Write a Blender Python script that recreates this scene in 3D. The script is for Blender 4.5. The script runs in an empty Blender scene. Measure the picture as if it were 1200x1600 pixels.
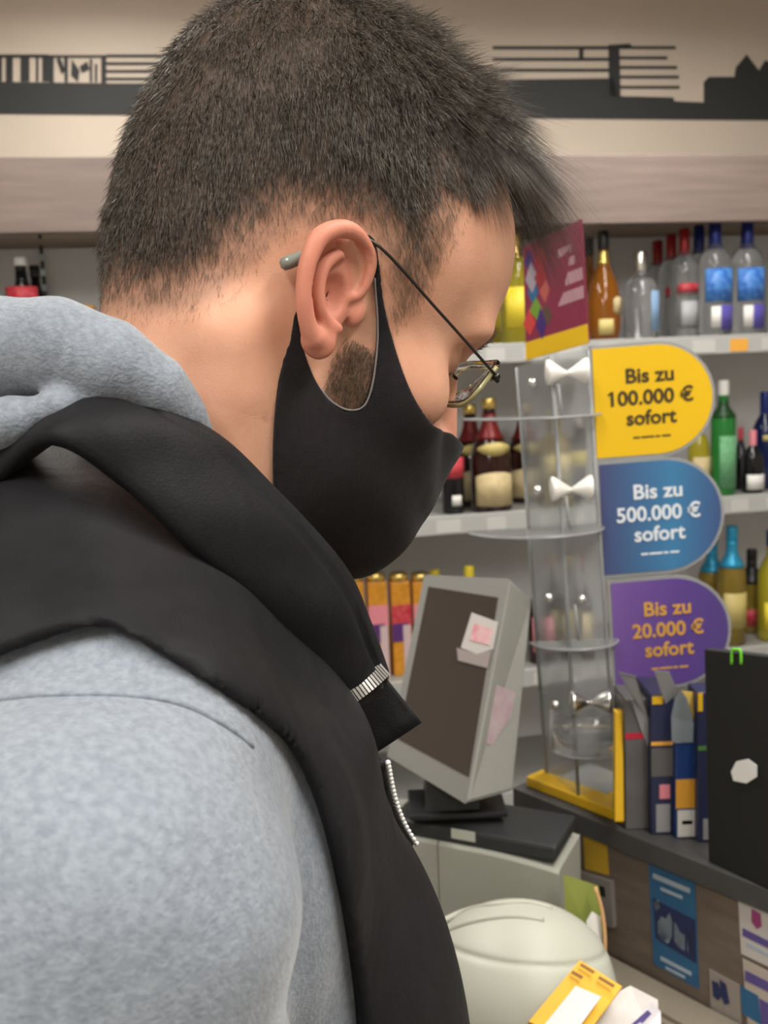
import bpy, bmesh, math, random
import numpy as np
from mathutils import Vector, Matrix

random.seed(7)
rng = np.random.default_rng(11)
SC = bpy.context.scene
COL = SC.collection

# ------------------------------------------------------------------ camera
FPX = 1500.0                         # focal length in pixels of the 1200x1600 frame
CAM = np.array([0.0, 0.0, 1.60])
PITCH, ROLL = math.radians(8.0), math.radians(2.5)
_f = np.array([0, math.cos(PITCH), -math.sin(PITCH)])
_u0 = np.array([0, math.sin(PITCH), math.cos(PITCH)])
_r0 = np.array([1.0, 0, 0])
CR = _r0 * math.cos(ROLL) - _u0 * math.sin(ROLL)
CU = _u0 * math.cos(ROLL) + _r0 * math.sin(ROLL)
CF = _f
cam = bpy.data.cameras.new('camera')
cam.sensor_fit = 'VERTICAL'
cam.sensor_height = 36.0
cam.lens = FPX / 1600.0 * 36.0
cam.clip_start = 0.02
cam.dof.use_dof = True
cam.dof.focus_distance = 0.462
cam.dof.aperture_fstop = 14.0
camo = bpy.data.objects.new('camera', cam)
COL.objects.link(camo)
camo.matrix_world = Matrix(((CR[0], CU[0], -CF[0], CAM[0]), (CR[1], CU[1], -CF[1], CAM[1]), (CR[2], CU[2], -CF[2], CAM[2]), (0, 0, 0, 1)))
SC.camera = camo

# ------------------------------------------------------------------ world, lights, exposure
SC.view_settings.view_transform = 'Standard'
SC.view_settings.look = 'None'
SC.view_settings.gamma = 1.0
SC.view_settings.use_curve_mapping = False
SC.view_settings.exposure = 0.0
world = bpy.data.worlds.new('world')
SC.world = world
world.use_nodes = True
world.node_tree.nodes['Background'].inputs[0].default_value = (1.0, 0.96, 0.9, 1)
world.node_tree.nodes['Background'].inputs[1].default_value = 0.33


def area_light(name, loc, target, sx, sy, power, colour=(1, 0.95, 0.88)):
    l = bpy.data.lights.new(name, 'AREA')
    l.shape = 'RECTANGLE'
    l.size, l.size_y = sx, sy
    l.energy = power
    l.color = colour
    o = bpy.data.objects.new(name, l)
    COL.objects.link(o)
    o.location = loc
    d = Vector(target) - Vector(loc)
    o.rotation_euler = d.to_track_quat('-Z', 'Y').to_euler()
    return o


# the shop's ceiling strip lamps (their housings are built with the ceiling)
area_light('ceiling_lamp_light', (-0.5, -0.7, 2.62), (-0.5, -0.7, 0), 0.25, 1.3, 26)
area_light('ceiling_lamp_light', (0.75, 0.2, 2.62), (0.75, 0.2, 0), 0.25, 1.3, 26)
area_light('ceiling_lamp_light', (0.75, 1.85, 2.62), (0.75, 1.85, 0), 0.25, 1.3, 17)
area_light('ceiling_lamp_light', (-0.6, 1.85, 2.62), (-0.6, 1.85, 0), 0.25, 1.3, 12)

# ------------------------------------------------------------------ helpers
def ray(px, py):
    d = CF + CR * ((px - 600.0) / FPX) + CU * ((800.0 - py) / FPX)
    return d


def P(px, py, depth):
    """world point on the pixel's ray at a depth along the optical axis"""
    return CAM + ray(px, py) * depth


def PY(px, py, Y):
    """pixel ray meets the plane y = Y"""
    d = ray(px, py)
    return CAM + d * (Y / d[1])


def PZ(px, py, Z):
    d = ray(px, py)
    return CAM + d * ((Z - CAM[2]) / d[2])


def pix(p):
    v = np.asarray(p) - CAM
    z = v @ CF
    return np.stack([600 + FPX * (v @ CR) / z, 800 - FPX * (v @ CU) / z, z], -1)


def on_plane(px, py, p0, n):
    d = ray(px, py)
    return CAM + d * (((p0 - CAM) @ n) / (d @ n))


def catmull(pts, n):
    """smooth open curve through pts, n samples"""
    pts = np.asarray(pts, float)
    m = len(pts)
    ext = np.vstack([2 * pts[0] - pts[1], pts, 2 * pts[-1] - pts[-2]])
    t = np.linspace(0, m - 1 - 1e-9, n)
    i = t.astype(int)
    u = (t - i)[:, None]
    a, b, c, d = ext[i], ext[i + 1], ext[i + 2], ext[i + 3]
    return 0.5 * ((2 * b) + (c - a) * u + (2 * a - 5 * b + 4 * c - d) * u ** 2 + (3 * b - a - 3 * c + d) * u ** 3)


def sstep(x, a, b):
    t = np.clip((x - a) / (b - a), 0, 1)
    return t * t * (3 - 2 * t)


# ---- materials
MATS = {}


def mat(name, colour, rough=0.5, metal=0.0, spec=0.5, noise=0.0, nscale=20.0, bump=0.0, bscale=200.0, trans=0.0, ior=1.45,
        emit=0.0, sub=0.0, coat=0.0, sheen=0.0, alpha=1.0, stretch=(1, 1, 1), colour2=None, thin=False):
    if name in MATS:
        return MATS[name]
    m = bpy.data.materials.new(name)
    m.use_nodes = True
    nt = m.node_tree
    b = nt.nodes['Principled BSDF']
    b.inputs['Base Color'].default_value = (*colour, 1)
    b.inputs['Roughness'].default_value = rough
    b.inputs['Metallic'].default_value = metal
    b.inputs['Specular IOR Level'].default_value = spec
    b.inputs['IOR'].default_value = ior
    b.inputs['Transmission Weight'].default_value = trans
    b.inputs['Coat Weight'].default_value = coat
    b.inputs['Sheen Weight'].default_value = sheen
    b.inputs['Alpha'].default_value = alpha
    if sub:
        b.inputs['Subsurface Weight'].default_value = sub
        b.inputs['Subsurface Radius'].default_value = (1.0, 0.35, 0.2)
        b.inputs['Subsurface Scale'].default_value = 0.006
    if emit:
        b.inputs['Emission Color'].default_value = (*colour, 1)
        b.inputs['Emission Strength'].default_value = emit
    tc = nt.nodes.new('ShaderNodeTexCoord')
    mp = nt.nodes.new('ShaderNodeMapping')
    mp.inputs['Scale'].default_value = stretch
    nt.links.new(tc.outputs['Object'], mp.inputs[0])
    if noise or colour2:
        n = nt.nodes.new('ShaderNodeTexNoise')
        n.inputs['Scale'].default_value = nscale
        n.inputs['Detail'].default_value = 4
        nt.links.new(mp.outputs[0], n.inputs['Vector'])
        r = nt.nodes.new('ShaderNodeValToRGB')
        c2 = colour2 if colour2 else tuple(c * (1 - noise) for c in colour)
        r.color_ramp.elements[0].position = 0.35
        r.color_ramp.elements[1].position = 0.65
        r.color_ramp.elements[0].color = (*c2, 1)
        r.color_ramp.elements[1].color = (*colour, 1)
        nt.links.new(n.outputs[0], r.inputs[0])
        nt.links.new(r.outputs[0], b.inputs['Base Color'])
    if bump:
        n = nt.nodes.new('ShaderNodeTexNoise')
        n.inputs['Scale'].default_value = bscale
        n.inputs['Detail'].default_value = 3
        nt.links.new(mp.outputs[0], n.inputs['Vector'])
        bp = nt.nodes.new('ShaderNodeBump')
        bp.inputs['Strength'].default_value = bump
        bp.inputs['Distance'].default_value = 0.001
        nt.links.new(n.outputs[0], bp.inputs['Height'])
        nt.links.new(bp.outputs[0], b.inputs['Normal'])
    MATS[name] = m
    return m


# ---- objects
def link(o, parent=None):
    COL.objects.link(o)
    if parent is not None:
        o.parent = parent
    return o


def mesh_obj(name, verts, faces, material=None, parent=None, smooth=True):
    me = bpy.data.meshes.new(name)
    me.from_pydata([tuple(map(float, v)) for v in verts], [], [tuple(map(int, f)) for f in faces])
    if smooth:
        me.polygons.foreach_set('use_smooth', np.ones(len(me.polygons), bool))
    if material:
        me.materials.append(material)
    me.update()
    o = bpy.data.objects.new(name, me)
    return link(o, parent)


def big_mesh(name, V, F, material=None, parent=None, smooth=True):
    """numpy arrays: V (n,3), F (m,3 or 4)"""
    me = bpy.data.meshes.new(name)
    k = F.shape[1]
    me.vertices.add(len(V))
    me.vertices.foreach_set('co', np.ascontiguousarray(V, np.float32).ravel())
    me.loops.add(len(F) * k)
    me.loops.foreach_set('vertex_index', np.ascontiguousarray(F, np.int32).ravel())
    me.polygons.add(len(F))
    me.polygons.foreach_set('loop_start', np.arange(0, len(F) * k, k, dtype=np.int32))
    me.polygons.foreach_set('loop_total', np.full(len(F), k, np.int32))
    if smooth:
        me.polygons.foreach_set('use_smooth', np.ones(len(F), bool))
    me.update(calc_edges=True)
    me.validate()
    if material:
        me.materials.append(material)
    o = bpy.data.objects.new(name, me)
    return link(o, parent)


def empty(name, loc=(0, 0, 0), rot=None):
    o = bpy.data.objects.new(name, None)
    o.empty_display_size = 0.05
    COL.objects.link(o)
    o.location = loc
    if rot is not None:
        o.rotation_euler = rot
    bpy.context.view_layer.update()
    return o


def tag(o, label, cat, group=None):
    o['label'] = label
    o['category'] = cat
    if group:
        o['group'] = group
    return o


def struct(o):
    o['kind'] = 'structure'
    return o


class MB:
    """collects shapes into one mesh"""
    def __init__(self):
        self.bm = bmesh.new()

    def box(self, lo, hi, M=None):
        lo, hi = np.minimum(lo, hi), np.maximum(lo, hi)
        vs = []
        for z in (lo[2], hi[2]):
            for x, y in ((lo[0], lo[1]), (hi[0], lo[1]), (hi[0], hi[1]), (lo[0], hi[1])):
                p = Vector((x, y, z))
                vs.append(self.bm.verts.new(M @ p if M else p))
        for f in ((0, 3, 2, 1), (4, 5, 6, 7), (0, 1, 5, 4), (1, 2, 6, 5), (2, 3, 7, 6), (3, 0, 4, 7)):
            self.bm.faces.new([vs[i] for i in f])
        return self

    def hexa(self, pts):
        vs = [self.bm.verts.new(Vector(p)) for p in pts]
        for f in ((0, 3, 2, 1), (4, 5, 6, 7), (0, 1, 5, 4), (1, 2, 6, 5), (2, 3, 7, 6), (3, 0, 4, 7)):
            self.bm.faces.new([vs[i] for i in f])
        return self

    def prism(self, poly, off):
        """poly: 3-D points (planar), off: extrusion vector"""
        a = [self.bm.verts.new(Vector(p)) for p in poly]
        b = [self.bm.verts.new(Vector(p) + Vector(off)) for p in poly]
        self.bm.faces.new(a[::-1])
        self.bm.faces.new(b)
        n = len(a)
        for i in range(n):
            self.bm.faces.new((a[i], a[(i + 1) % n], b[(i + 1) % n], b[i]))
        return self

    def lathe(self, prof, seg=20, M=None):
        """prof: list of (r, z) bottom to top"""
        rings = []
        for r, z in prof:
            if r < 1e-6:
                p = Vector((0, 0, z))
                rings.append([self.bm.verts.new(M @ p if M else p)])
            else:
                ring = []
                for i in range(seg):
                    a = 2 * math.pi * i / seg
                    p = Vector((r * math.cos(a), r * math.sin(a), z))
                    ring.append(self.bm.verts.new(M @ p if M else p))
                rings.append(ring)
        for A, B in zip(rings[:-1], rings[1:]):
            for i in range(seg):
                j = (i + 1) % seg
                if len(A) == 1 and len(B) == 1:
                    continue
                if len(A) == 1:
                    self.bm.faces.new((A[0], B[j], B[i]))
                elif len(B) == 1:
                    self.bm.faces.new((A[i], A[j], B[0]))
                else:
                    self.bm.faces.new((A[i], A[j], B[j], B[i]))
        if len(rings[0]) > 1:
            self.bm.faces.new(rings[0][::-1])
        if len(rings[-1]) > 1:
            self.bm.faces.new(rings[-1])
        return self

    def tube(self, pts, r, seg=8, closed=False):
        pts = [Vector(p) for p in pts]
        n = len(pts)
        rad = r if hasattr(r, '__len__') else [r] * n
        rings = []
        up = Vector((0.13, 0.21, 0.97)).normalized()
        for i in range(n):
            if closed:
                t = pts[(i + 1) % n] - pts[i - 1]
            else:
                t = pts[min(i + 1, n - 1)] - pts[max(i - 1, 0)]
            t.normalize()
            a = t.cross(up)
            if a.length < 1e-4:
                a = t.cross(Vector((1, 0, 0)))
            a.normalize()
            b = t.cross(a).normalized()
            up = -b if (-b).dot(up) > 0 else b
            rings.append([self.bm.verts.new(pts[i] + (a * math.cos(2 * math.pi * k / seg) + b * math.sin(2 * math.pi * k / seg)) * rad[i]) for k in range(seg)])
        for i in range(n if closed else n - 1):
            A, B = rings[i], rings[(i + 1) % n]
            for k in range(seg):
                self.bm.faces.new((A[k], A[(k + 1) % seg], B[(k + 1) % seg], B[k]))
        if not closed:
            self.bm.faces.new(rings[0][::-1])
            self.bm.faces.new(rings[-1])
        return self

    def build(self, name, material, parent=None, smooth=False, bevel=0.0, mat_world=None, seg=2):
        me = bpy.data.meshes.new(name)
        bmesh.ops.recalc_face_normals(self.bm, faces=self.bm.faces)
        self.bm.to_mesh(me)
        self.bm.free()
        if smooth:
            me.polygons.foreach_set('use_smooth', np.ones(len(me.polygons), bool))
        me.materials.append(material)
        o = bpy.data.objects.new(name, me)
        link(o, parent)
        if mat_world is not None:
            o.matrix_world = mat_world
        if bevel:
            md = o.modifiers.new('bevel', 'BEVEL')
            md.width = bevel
            md.segments = seg
            md.limit_method = 'ANGLE'
        return o


def frame(o, x, y, z):
    """matrix from an origin and three axes"""
    return Matrix(((x[0], y[0], z[0], o[0]), (x[1], y[1], z[1], o[1]), (x[2], y[2], z[2], o[2]), (0, 0, 0, 1)))


def nrm(v):
    v = np.asarray(v, float)
    return v / np.linalg.norm(v)


# ---- signed distance shapes
def sd_ell(p, c, r):
    q = p - np.asarray(c, np.float32)
    r = np.asarray(r, np.float32)
    k0 = np.sqrt(((q / r) ** 2).sum(-1)) + 1e-9
    k1 = np.sqrt(((q / (r * r)) ** 2).sum(-1)) + 1e-9
    return k0 * (k0 - 1) / k1


def sd_cap(p, a, b, ra, rb):
    a = np.asarray(a, np.float32)
    b = np.asarray(b, np.float32)
    ab = b - a
    t = np.clip(((p - a) @ ab) / (ab @ ab), 0, 1)
    return np.sqrt(((p - a - t[..., None] * ab) ** 2).sum(-1)) - (ra + (rb - ra) * t)


def sd_chain(p, pts, rads, k=0.0):
    d = None
    for i in range(len(pts) - 1):
        e = sd_cap(p, pts[i], pts[i + 1], rads[i], rads[i + 1])
        d = e if d is None else (smin(d, e, k) if k else np.minimum(d, e))
    return d


def smin(a, b, k):
    h = np.clip(0.5 + 0.5 * (b - a) / k, 0, 1)
    return b + (a - b) * h - k * h * (1 - h)


def smax(a, b, k):
    return -smin(-a, -b, k)


def sd_poly2(x, z, poly):
    """signed distance to a closed 2-D polygon, negative inside"""
    poly = np.asarray(poly, np.float32)
    d = np.full(x.shape, 1e9, np.float32)
    s = np.ones(x.shape, np.float32)
    n = len(poly)
    for i in range(n):
        a, b = poly[i], poly[i - 1]
        ex, ez = b[0] - a[0], b[1] - a[1]
        wx, wz = x - a[0], z - a[1]
        t = np.clip((wx * ex + wz * ez) / (ex * ex + ez * ez + 1e-12), 0, 1)
        bx, bz = wx - ex * t, wz - ez * t
        d = np.minimum(d, bx * bx + bz * bz)
        c1, c2, c3 = z >= a[1], z < b[1], ex * wz > ez * wx
        flip = (c1 & c2 & c3) | (~c1 & ~c2 & ~c3)
        s = np.where(flip, -s, s)
    return s * np.sqrt(d)


def surface_nets(f, lo, hi, h):
    lo, hi = np.asarray(lo, float), np.asarray(hi, float)
    B = 6
    nb = np.ceil((hi - lo) / (h * B)).astype(int)
    n = nb * B
    ax = [(lo[i] + (np.arange(nb[i]) + 0.5) * B * h).astype(np.float32) for i in range(3)]
    c = np.stack(np.meshgrid(*ax, indexing='ij'), -1).reshape(-1, 3)
    dc = f(c)
    half = B * h * 0.87
    act = np.abs(dc) < half * 1.7 + 0.004
    V = np.repeat(np.repeat(np.repeat(np.where(dc < 0, -1.0, 1.0).reshape(nb).astype(np.float32), B, 0), B, 1), B, 2)
    off = np.stack(np.meshgrid(*[np.arange(B)] * 3, indexing='ij'), -1).reshape(-1, 3)
    idx = np.argwhere(act.reshape(nb))
    for s in range(0, len(idx), 2000):
        g = (idx[s:s + 2000, None, :] * B + off[None]).reshape(-1, 3)
        pts = (lo + (g + 0.5) * h).astype(np.float32)
        V[g[:, 0], g[:, 1], g[:, 2]] = f(pts)
    # closed border
    V[0], V[-1], V[:, 0], V[:, -1], V[:, :, 0], V[:, :, -1] = [np.maximum(a, 1e-4) for a in (V[0], V[-1], V[:, 0], V[:, -1], V[:, :, 0], V[:, :, -1])]
    S = V < 0
    m = np.zeros(np.array(V.shape) - 1, np.int8)
    for i in (0, 1):
        for j in (0, 1):
            for k in (0, 1):
                m += S[i:S.shape[0] - 1 + i, j:S.shape[1] - 1 + j, k:S.shape[2] - 1 + k]
    cells = np.argwhere((m > 0) & (m < 8))
    vid = np.full(m.shape, -1, np.int32)
    vid[tuple(cells.T)] = np.arange(len(cells))
    acc = np.zeros((len(cells), 3))
    cnt = np.zeros(len(cells))
    for axis in range(3):
        o1, o2 = [a for a in range(3) if a != axis]
        for i in (0, 1):
            for j in (0, 1):
                a = cells.copy()
                a[:, o1] += i
                a[:, o2] += j
                b = a.copy()
                b[:, axis] += 1
                va, vb = V[tuple(a.T)], V[tuple(b.T)]
                cr = (va < 0) != (vb < 0)
                t = np.where(cr, va / np.where(cr, va - vb, 1), 0)
                p = a.astype(float)
                p[:, axis] += t
                acc[cr] += p[cr]
                cnt[cr] += 1
    verts = lo + (acc / cnt[:, None] + 0.5) * h
    quads = []
    for axis in range(3):
        o1, o2 = (axis + 1) % 3, (axis + 2) % 3
        sl0 = [slice(None)] * 3
        sl1 = [slice(None)] * 3
        sl0[axis], sl1[axis] = slice(0, -1), slice(1, None)
        E = np.argwhere(S[tuple(sl0)] != S[tuple(sl1)])
        E = E[(E[:, o1] > 0) & (E[:, o2] > 0) & (E[:, o1] < m.shape[o1]) & (E[:, o2] < m.shape[o2])]
        q = []
        for di, dj in ((0, 0), (1, 0), (1, 1), (0, 1)):
            e = E.copy()
            e[:, o1] -= di
            e[:, o2] -= dj
            q.append(vid[tuple(e.T)])
        q = np.stack(q, -1)
        fl = ~S[tuple(E.T)]
        q[fl] = q[fl][:, ::-1]
        quads.append(q)
    F = np.concatenate(quads)
    return verts, F[(F >= 0).all(1)]


def project(f, V, steps=2, h=4e-4):
    """pull vertices onto the zero surface; also returns normals"""
    V = V.astype(np.float32)
    for _ in range(steps):
        d = f(V)
        g = np.stack([f(V + np.eye(3, dtype=np.float32)[i] * h) - f(V - np.eye(3, dtype=np.float32)[i] * h) for i in range(3)], -1) / (2 * h)
        gl = np.maximum((g ** 2).sum(-1, keepdims=True), 0.1)
        V = V - np.clip(d, -0.003, 0.003)[:, None] * g / gl
    return V, g / np.sqrt(gl)


def march(f, px, py, t0=0.15, t1=1.2):
    """pixels -> first hit (or nearest pass) on a world-space distance field"""
    px, py = np.atleast_1d(px).astype(float), np.atleast_1d(py).astype(float)
    D = CF + CR * ((px - 600) / FPX)[:, None] + CU * ((800 - py) / FPX)[:, None]
    ln = np.linalg.norm(D, axis=1)
    D = D / ln[:, None]
    t = np.full(len(px), t0)
    best = np.full(len(px), 1e9)
    bt = t.copy()
    for _ in range(120):
        d = f((CAM + D * t[:, None]).astype(np.float32))
        up = d < best - 1e-6
        best = np.where(up, d, best)
        bt = np.where(up, t, bt)
        t = np.where((d > 2e-4) & (t < t1), t + np.maximum(d, 2e-4) * 0.7, t)
    return CAM + D * bt[:, None]
# ================================================================== the person
person = empty('person', (-0.12, 0.47, 0.0))
tag(person, 'man bending his head down in a black vest over a grey hoodie', 'person')


def put(o, parent):
    """parent without moving"""
    o.parent = parent
    o.matrix_parent_inverse = parent.matrix_world.inverted()
    return o


# ---- head frame: x forward, y left, z up, origin between the ear canals
YAW, HP = math.radians(20), math.radians(27)
HF = np.array([math.cos(YAW) * math.cos(HP), math.sin(YAW) * math.cos(HP), -math.sin(HP)])
HL = np.array([-math.sin(YAW), math.cos(YAW), 0.0])
HU = np.cross(HF, HL)
HM = np.stack([HF, HL, HU], 1).astype(np.float32)           # local -> world
HO = P(512, 458, 0.435) + HL * 0.074
HS = 1.0


def h2w(p):
    return np.asarray(p, float) @ HM.T.astype(float) + HO


def w2h(p):
    return ((p - HO.astype(np.float32)) @ HM).astype(np.float32)


# ---- torso frame: origin at the base of the neck
TY, TL = math.radians(16), math.radians(14)
TF = np.array([math.cos(TY) * math.cos(TL), math.sin(TY) * math.cos(TL), -math.sin(TL)])
TLf = np.array([-math.sin(TY), math.cos(TY), 0.0])
TU = np.cross(TF, TLf)
TM = np.stack([TF, TLf, TU], 1).astype(np.float32)
TO = P(290, 800, 0.480)


def t2w(p):
    return np.asarray(p, float) @ TM.T.astype(float) + TO


def w2t(p):
    return ((p - TO.astype(np.float32)) @ TM).astype(np.float32)


NB = w2h(TO.astype(np.float32))                              # neck base in head coordinates

# ---- head
EB = math.radians(14)                                        # ear leans back
ES = 0.82
E_O = np.array([0.0080, 0.0715, 0.001], np.float32)


def ear_pt(a, b, c):
    """ear coordinates: a backward, b up, c outward -> head coordinates (lateral side positive)"""
    return np.array([-(a * math.cos(EB)) - b * math.sin(EB), c, b * math.cos(EB) - a * math.sin(EB)]) + E_O


def flare(a):
    return 0.006 + 0.42 * (a + 0.008)


def sd_ear(q):
    q = (q - E_O) / ES + E_O
    return sd_ear1(q) * ES


def sd_ear1(q):
    def pt(ab, dc=0.0):
        return ear_pt(ab[0], ab[1], flare(ab[0]) + dc)
    helix = [(-0.003, 0.001), (-0.009, 0.005), (-0.0115, 0.014), (-0.0105, 0.024), (-0.004, 0.031), (0.006, 0.0345), (0.016, 0.032), (0.0245, 0.025), (0.028, 0.014),
             (0.0285, 0.002), (0.0265, -0.010), (0.022, -0.020), (0.017, -0.026)]
    hr = [0.0015, 0.0022, 0.0026, 0.0030, 0.0038, 0.0047, 0.0052, 0.0054, 0.0052, 0.0048, 0.0046, 0.0048, 0.0056]
    hd = [-0.004, -0.002, 0.0005, 0.002, 0.003, 0.0035, 0.003, 0.0025, 0.002, 0.0015, 0.001, 0.0, -0.001]
    hh = catmull(np.array([(*p, c, r) for p, c, r in zip(helix, hd, hr)]), 46)
    d = sd_chain(q, [pt(p[:2], p[2]) for p in hh], [p[3] for p in hh])
    # plate
    n = np.array([0.42 * math.cos(EB), 1.0, 0.42 * math.sin(EB)])
    n = (n / np.linalg.norm(n)).astype(np.float32)
    c0 = ear_pt(0.0112, 0.004, flare(0.0112) - 0.0065).astype(np.float32)
    eb = np.array([-math.sin(EB), 0, math.cos(EB)], np.float32)
    ea = np.cross(eb, n)
    r = q - c0
    loc = np.stack([r @ ea, r @ eb, r @ n], -1)
    plate = sd_ell(loc, (0, 0, 0), (0.0172, 0.030, 0.0042))
    d = smin(d, plate, 0.004)
    ah = [(0.0015, 0.023), (0.010, 0.021), (0.0175, 0.013), (0.0195, 0.003), (0.017, -0.007), (0.011, -0.0145), (0.003, -0.0175)]
    aa = catmull(np.array([(*p, r) for p, r in zip(ah, [0.002, 0.0030, 0.0036, 0.0038, 0.0038, 0.0034, 0.003])]), 24)
    anti = sd_chain(q, [pt(p[:2], -0.0005) for p in aa], [p[2] for p in aa])
    d = smin(d, anti, 0.003)
    lobe = sd_ell(q, ear_pt(0.0125, -0.0265, flare(0.010) - 0.002), (0.0095, 0.0050, 0.0100))
    d = smin(d, lobe, 0.005)
    # concha and triangular fossa
    con = sd_ell(q, ear_pt(0.0065, 0.000, flare(0.006) + 0.001), (0.0100, 0.0090, 0.0125))
    d = smax(d, -con, 0.0025)
    fos = sd_ell(q, ear_pt(0.001, 0.0245, flare(0.002) + 0.002), (0.0095, 0.0055, 0.0050))
    d = smax(d, -fos, 0.002)
    sca = sd_chain(q, [pt(p, 0.0035) for p in ((0.012, 0.0265), (0.0205, 0.0195), (0.0240, 0.008), (0.0235, -0.004))], [0.002, 0.0028, 0.0026, 0.002])
    d = smax(d, -sca, 0.002)
    tr = sd_ell(q, ear_pt(-0.0100, -0.006, flare(-0.009) - 0.0062), (0.0042, 0.0034, 0.0070))
    return smin(d, tr, 0.006)


def sd_skull(q):
    """head without ears, q has lateral y >= 0"""
    d = sd_ell(q, (0.000, 0, 0.051), (0.0905, 0.0765, 0.0925))
    d = smin(d, sd_ell(q, (-0.0205, 0, 0.0715), (0.0815, 0.071, 0.0825)), 0.02)
    d = smin(d, sd_ell(q, (0.036, 0, 0.050), (0.069, 0.067, 0.066)), 0.03)
    d = smin(d, sd_ell(q, (-0.048, 0, 0.020), (0.048, 0.058, 0.062)), 0.03)
    d = smin(d, sd_ell(q, (0.030, 0, -0.030), (0.062, 0.060, 0.074)), 0.03)
    d = smin(d, sd_ell(q, (0.085, 0.024, 0.024), (0.014, 0.027, 0.011)), 0.016)       # brow
    d = smin(d, sd_ell(q, (0.060, 0.048, -0.020), (0.024, 0.016, 0.018)), 0.02)        # cheek bone
    d = smin(d, sd_chain(q, [np.array([-0.012, 0.050, -0.055]), np.array([0.030, 0.040, -0.078]), np.array([0.078, 0.012, -0.095])], [0.018, 0.017, 0.016]), 0.02)
    d = smin(d, sd_ell(q, (0.072, 0, -0.066), (0.030, 0.034, 0.036)), 0.02)            # muzzle
    d = smin(d, sd_ell(q, (0.082, 0, -0.093), (0.020, 0.024, 0.018)), 0.015)           # chin
    d = smax(d, -sd_ell(q, (0.099, 0.034, 0.007), (0.018, 0.021, 0.013)), 0.012)       # eye socket
    d = smin(d, sd_chain(q, [np.array([0.092, 0, 0.014]), np.array([0.103, 0, -0.010]), np.array([0.108, 0, -0.028])], [0.0075, 0.0085, 0.0110]), 0.012)
    d = smin(d, sd_ell(q, (0.100, 0.012, -0.032), (0.011, 0.0075, 0.008)), 0.006)      # nostril wing
    d = smin(d, sd_chain(q, [np.array([0.101, 0, -0.061]), np.array([0.094, 0.022, -0.063])], [0.0055, 0.003]), 0.004)
    d = smin(d, sd_chain(q, [np.array([0.100, 0, -0.072]), np.array([0.093, 0.020, -0.069])], [0.006, 0.003]), 0.004)
    # eyelids
    d = smin(d, sd_ell(q, (0.0745, 0.032, 0.008), (0.0140, 0.0150, 0.0125)), 0.004)
    return d


def sd_head_local(p):
    q = p.copy()
    q[:, 1] = np.abs(q[:, 1])
    d = sd_skull(q)
    nk = sd_chain(p, [np.array([-0.022, 0, -0.010]), np.array([-0.040, 0, -0.07]) * 0.5 + NB * 0.35 + np.array([0, 0, 0.0]), NB], [0.060, 0.057, 0.056])
    d = smin(d, nk, 0.028)
    st = sd_chain(q, [np.array([-0.030, 0.058, -0.035]), NB + np.array([0.05, 0.022, 0.0])], [0.014, 0.012])
    d = smin(d, st, 0.02)
    near = (np.abs(q[:, 0] - E_O[0]) < 0.06) & (q[:, 1] > 0.04) & (np.abs(q[:, 2]) < 0.06)
    if near.any():
        d[near] = smin(d[near], sd_ear(q[near]), 0.005)
    return d


def sd_head(p):
    return sd_head_local(w2h(p))


hv, hf = surface_nets(sd_head_local, (-0.16, -0.115, -0.19), (0.14, 0.115, 0.15), 0.00135)
hv, hn = project(sd_head_local, hv)
head_local, head_faces, head_normals = hv, hf, hn

# ---- rest of the body: only hands, forearms and a core inside the clothes
R_SH = w2t(P(128, 1420, 0.305)[None].astype(np.float32))[0].astype(float)
R_EL = w2t(P(215, 2350, 0.335)[None].astype(np.float32))[0].astype(float)
R_WR = np.array([0.215, -0.190, -0.470])
L_SH = R_SH * (1, -1, 1)
L_EL = R_EL * (1, -1, 1)
L_WR = np.array([0.270, 0.150, -0.450])


def hand_chains(w, el, side):
    d = nrm(w - el)
    up = np.array([0, 0, 1.0])
    lat = nrm(np.cross(d, up))
    nn = np.cross(lat, d)
    out = []
    palm = w + d * 0.075
    for k, (o, l) in enumerate(((-0.030, 0.060), (-0.010, 0.074), (0.010, 0.080), (0.029, 0.072))):
        a = palm + lat * o * 0.85
        b = a + d * l * 0.5 - nn * 0.006
        c = b + d * l * 0.32 - nn * 0.022
        e = c + d * l * 0.12 - nn * 0.022
        out.append(([w + lat * o * 0.4, a, b, c, e], [0.018, 0.0115, 0.0092, 0.0084, 0.0074]))
    s = side
    out.append(([w + lat * 0.018 * s, w + d * 0.04 + lat * 0.042 * s - nn * 0.01, w + d * 0.075 + lat * 0.056 * s - nn * 0.022, w + d * 0.098 + lat * 0.056 * s - nn * 0.03], [0.018, 0.0125, 0.0100, 0.0085]))
    return out


HANDS = hand_chains(R_WR, R_EL, -1) + hand_chains(L_WR, L_EL, 1)


def sd_core(p):
    d = sd_ell(p, (0.03, 0, -0.22), (0.085, 0.13, 0.20))
    d = smin(d, sd_cap(p, (-0.01, -0.12, -0.07), (-0.01, 0.12, -0.07), 0.04, 0.04), 0.04)
    d = smin(d, sd_chain(p, [R_SH, R_EL, R_WR], [0.04, 0.034, 0.026]), 0.02)
    d = smin(d, sd_chain(p, [L_SH, L_EL, L_WR], [0.04, 0.034, 0.026]), 0.02)
    d = smin(d, sd_cap(p, (-0.01, 0, -0.1), (0, 0, 0.01), 0.05, 0.045), 0.03)
    for c, r in HANDS:
        d = smin(d, sd_chain(p, c, r, 0.003), 0.006)
    return d


cv, cf = surface_nets(sd_core, (-0.15, -0.34, -0.66), (0.42, 0.34, 0.08), 0.0045)
cv, _ = project(sd_core, cv)
V = np.vstack([h2w(hv), t2w(cv)])
F = np.vstack([hf, cf + len(hv)])

# ---- skin material
HAIR_COL = (0.052, 0.038, 0.027)


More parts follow.
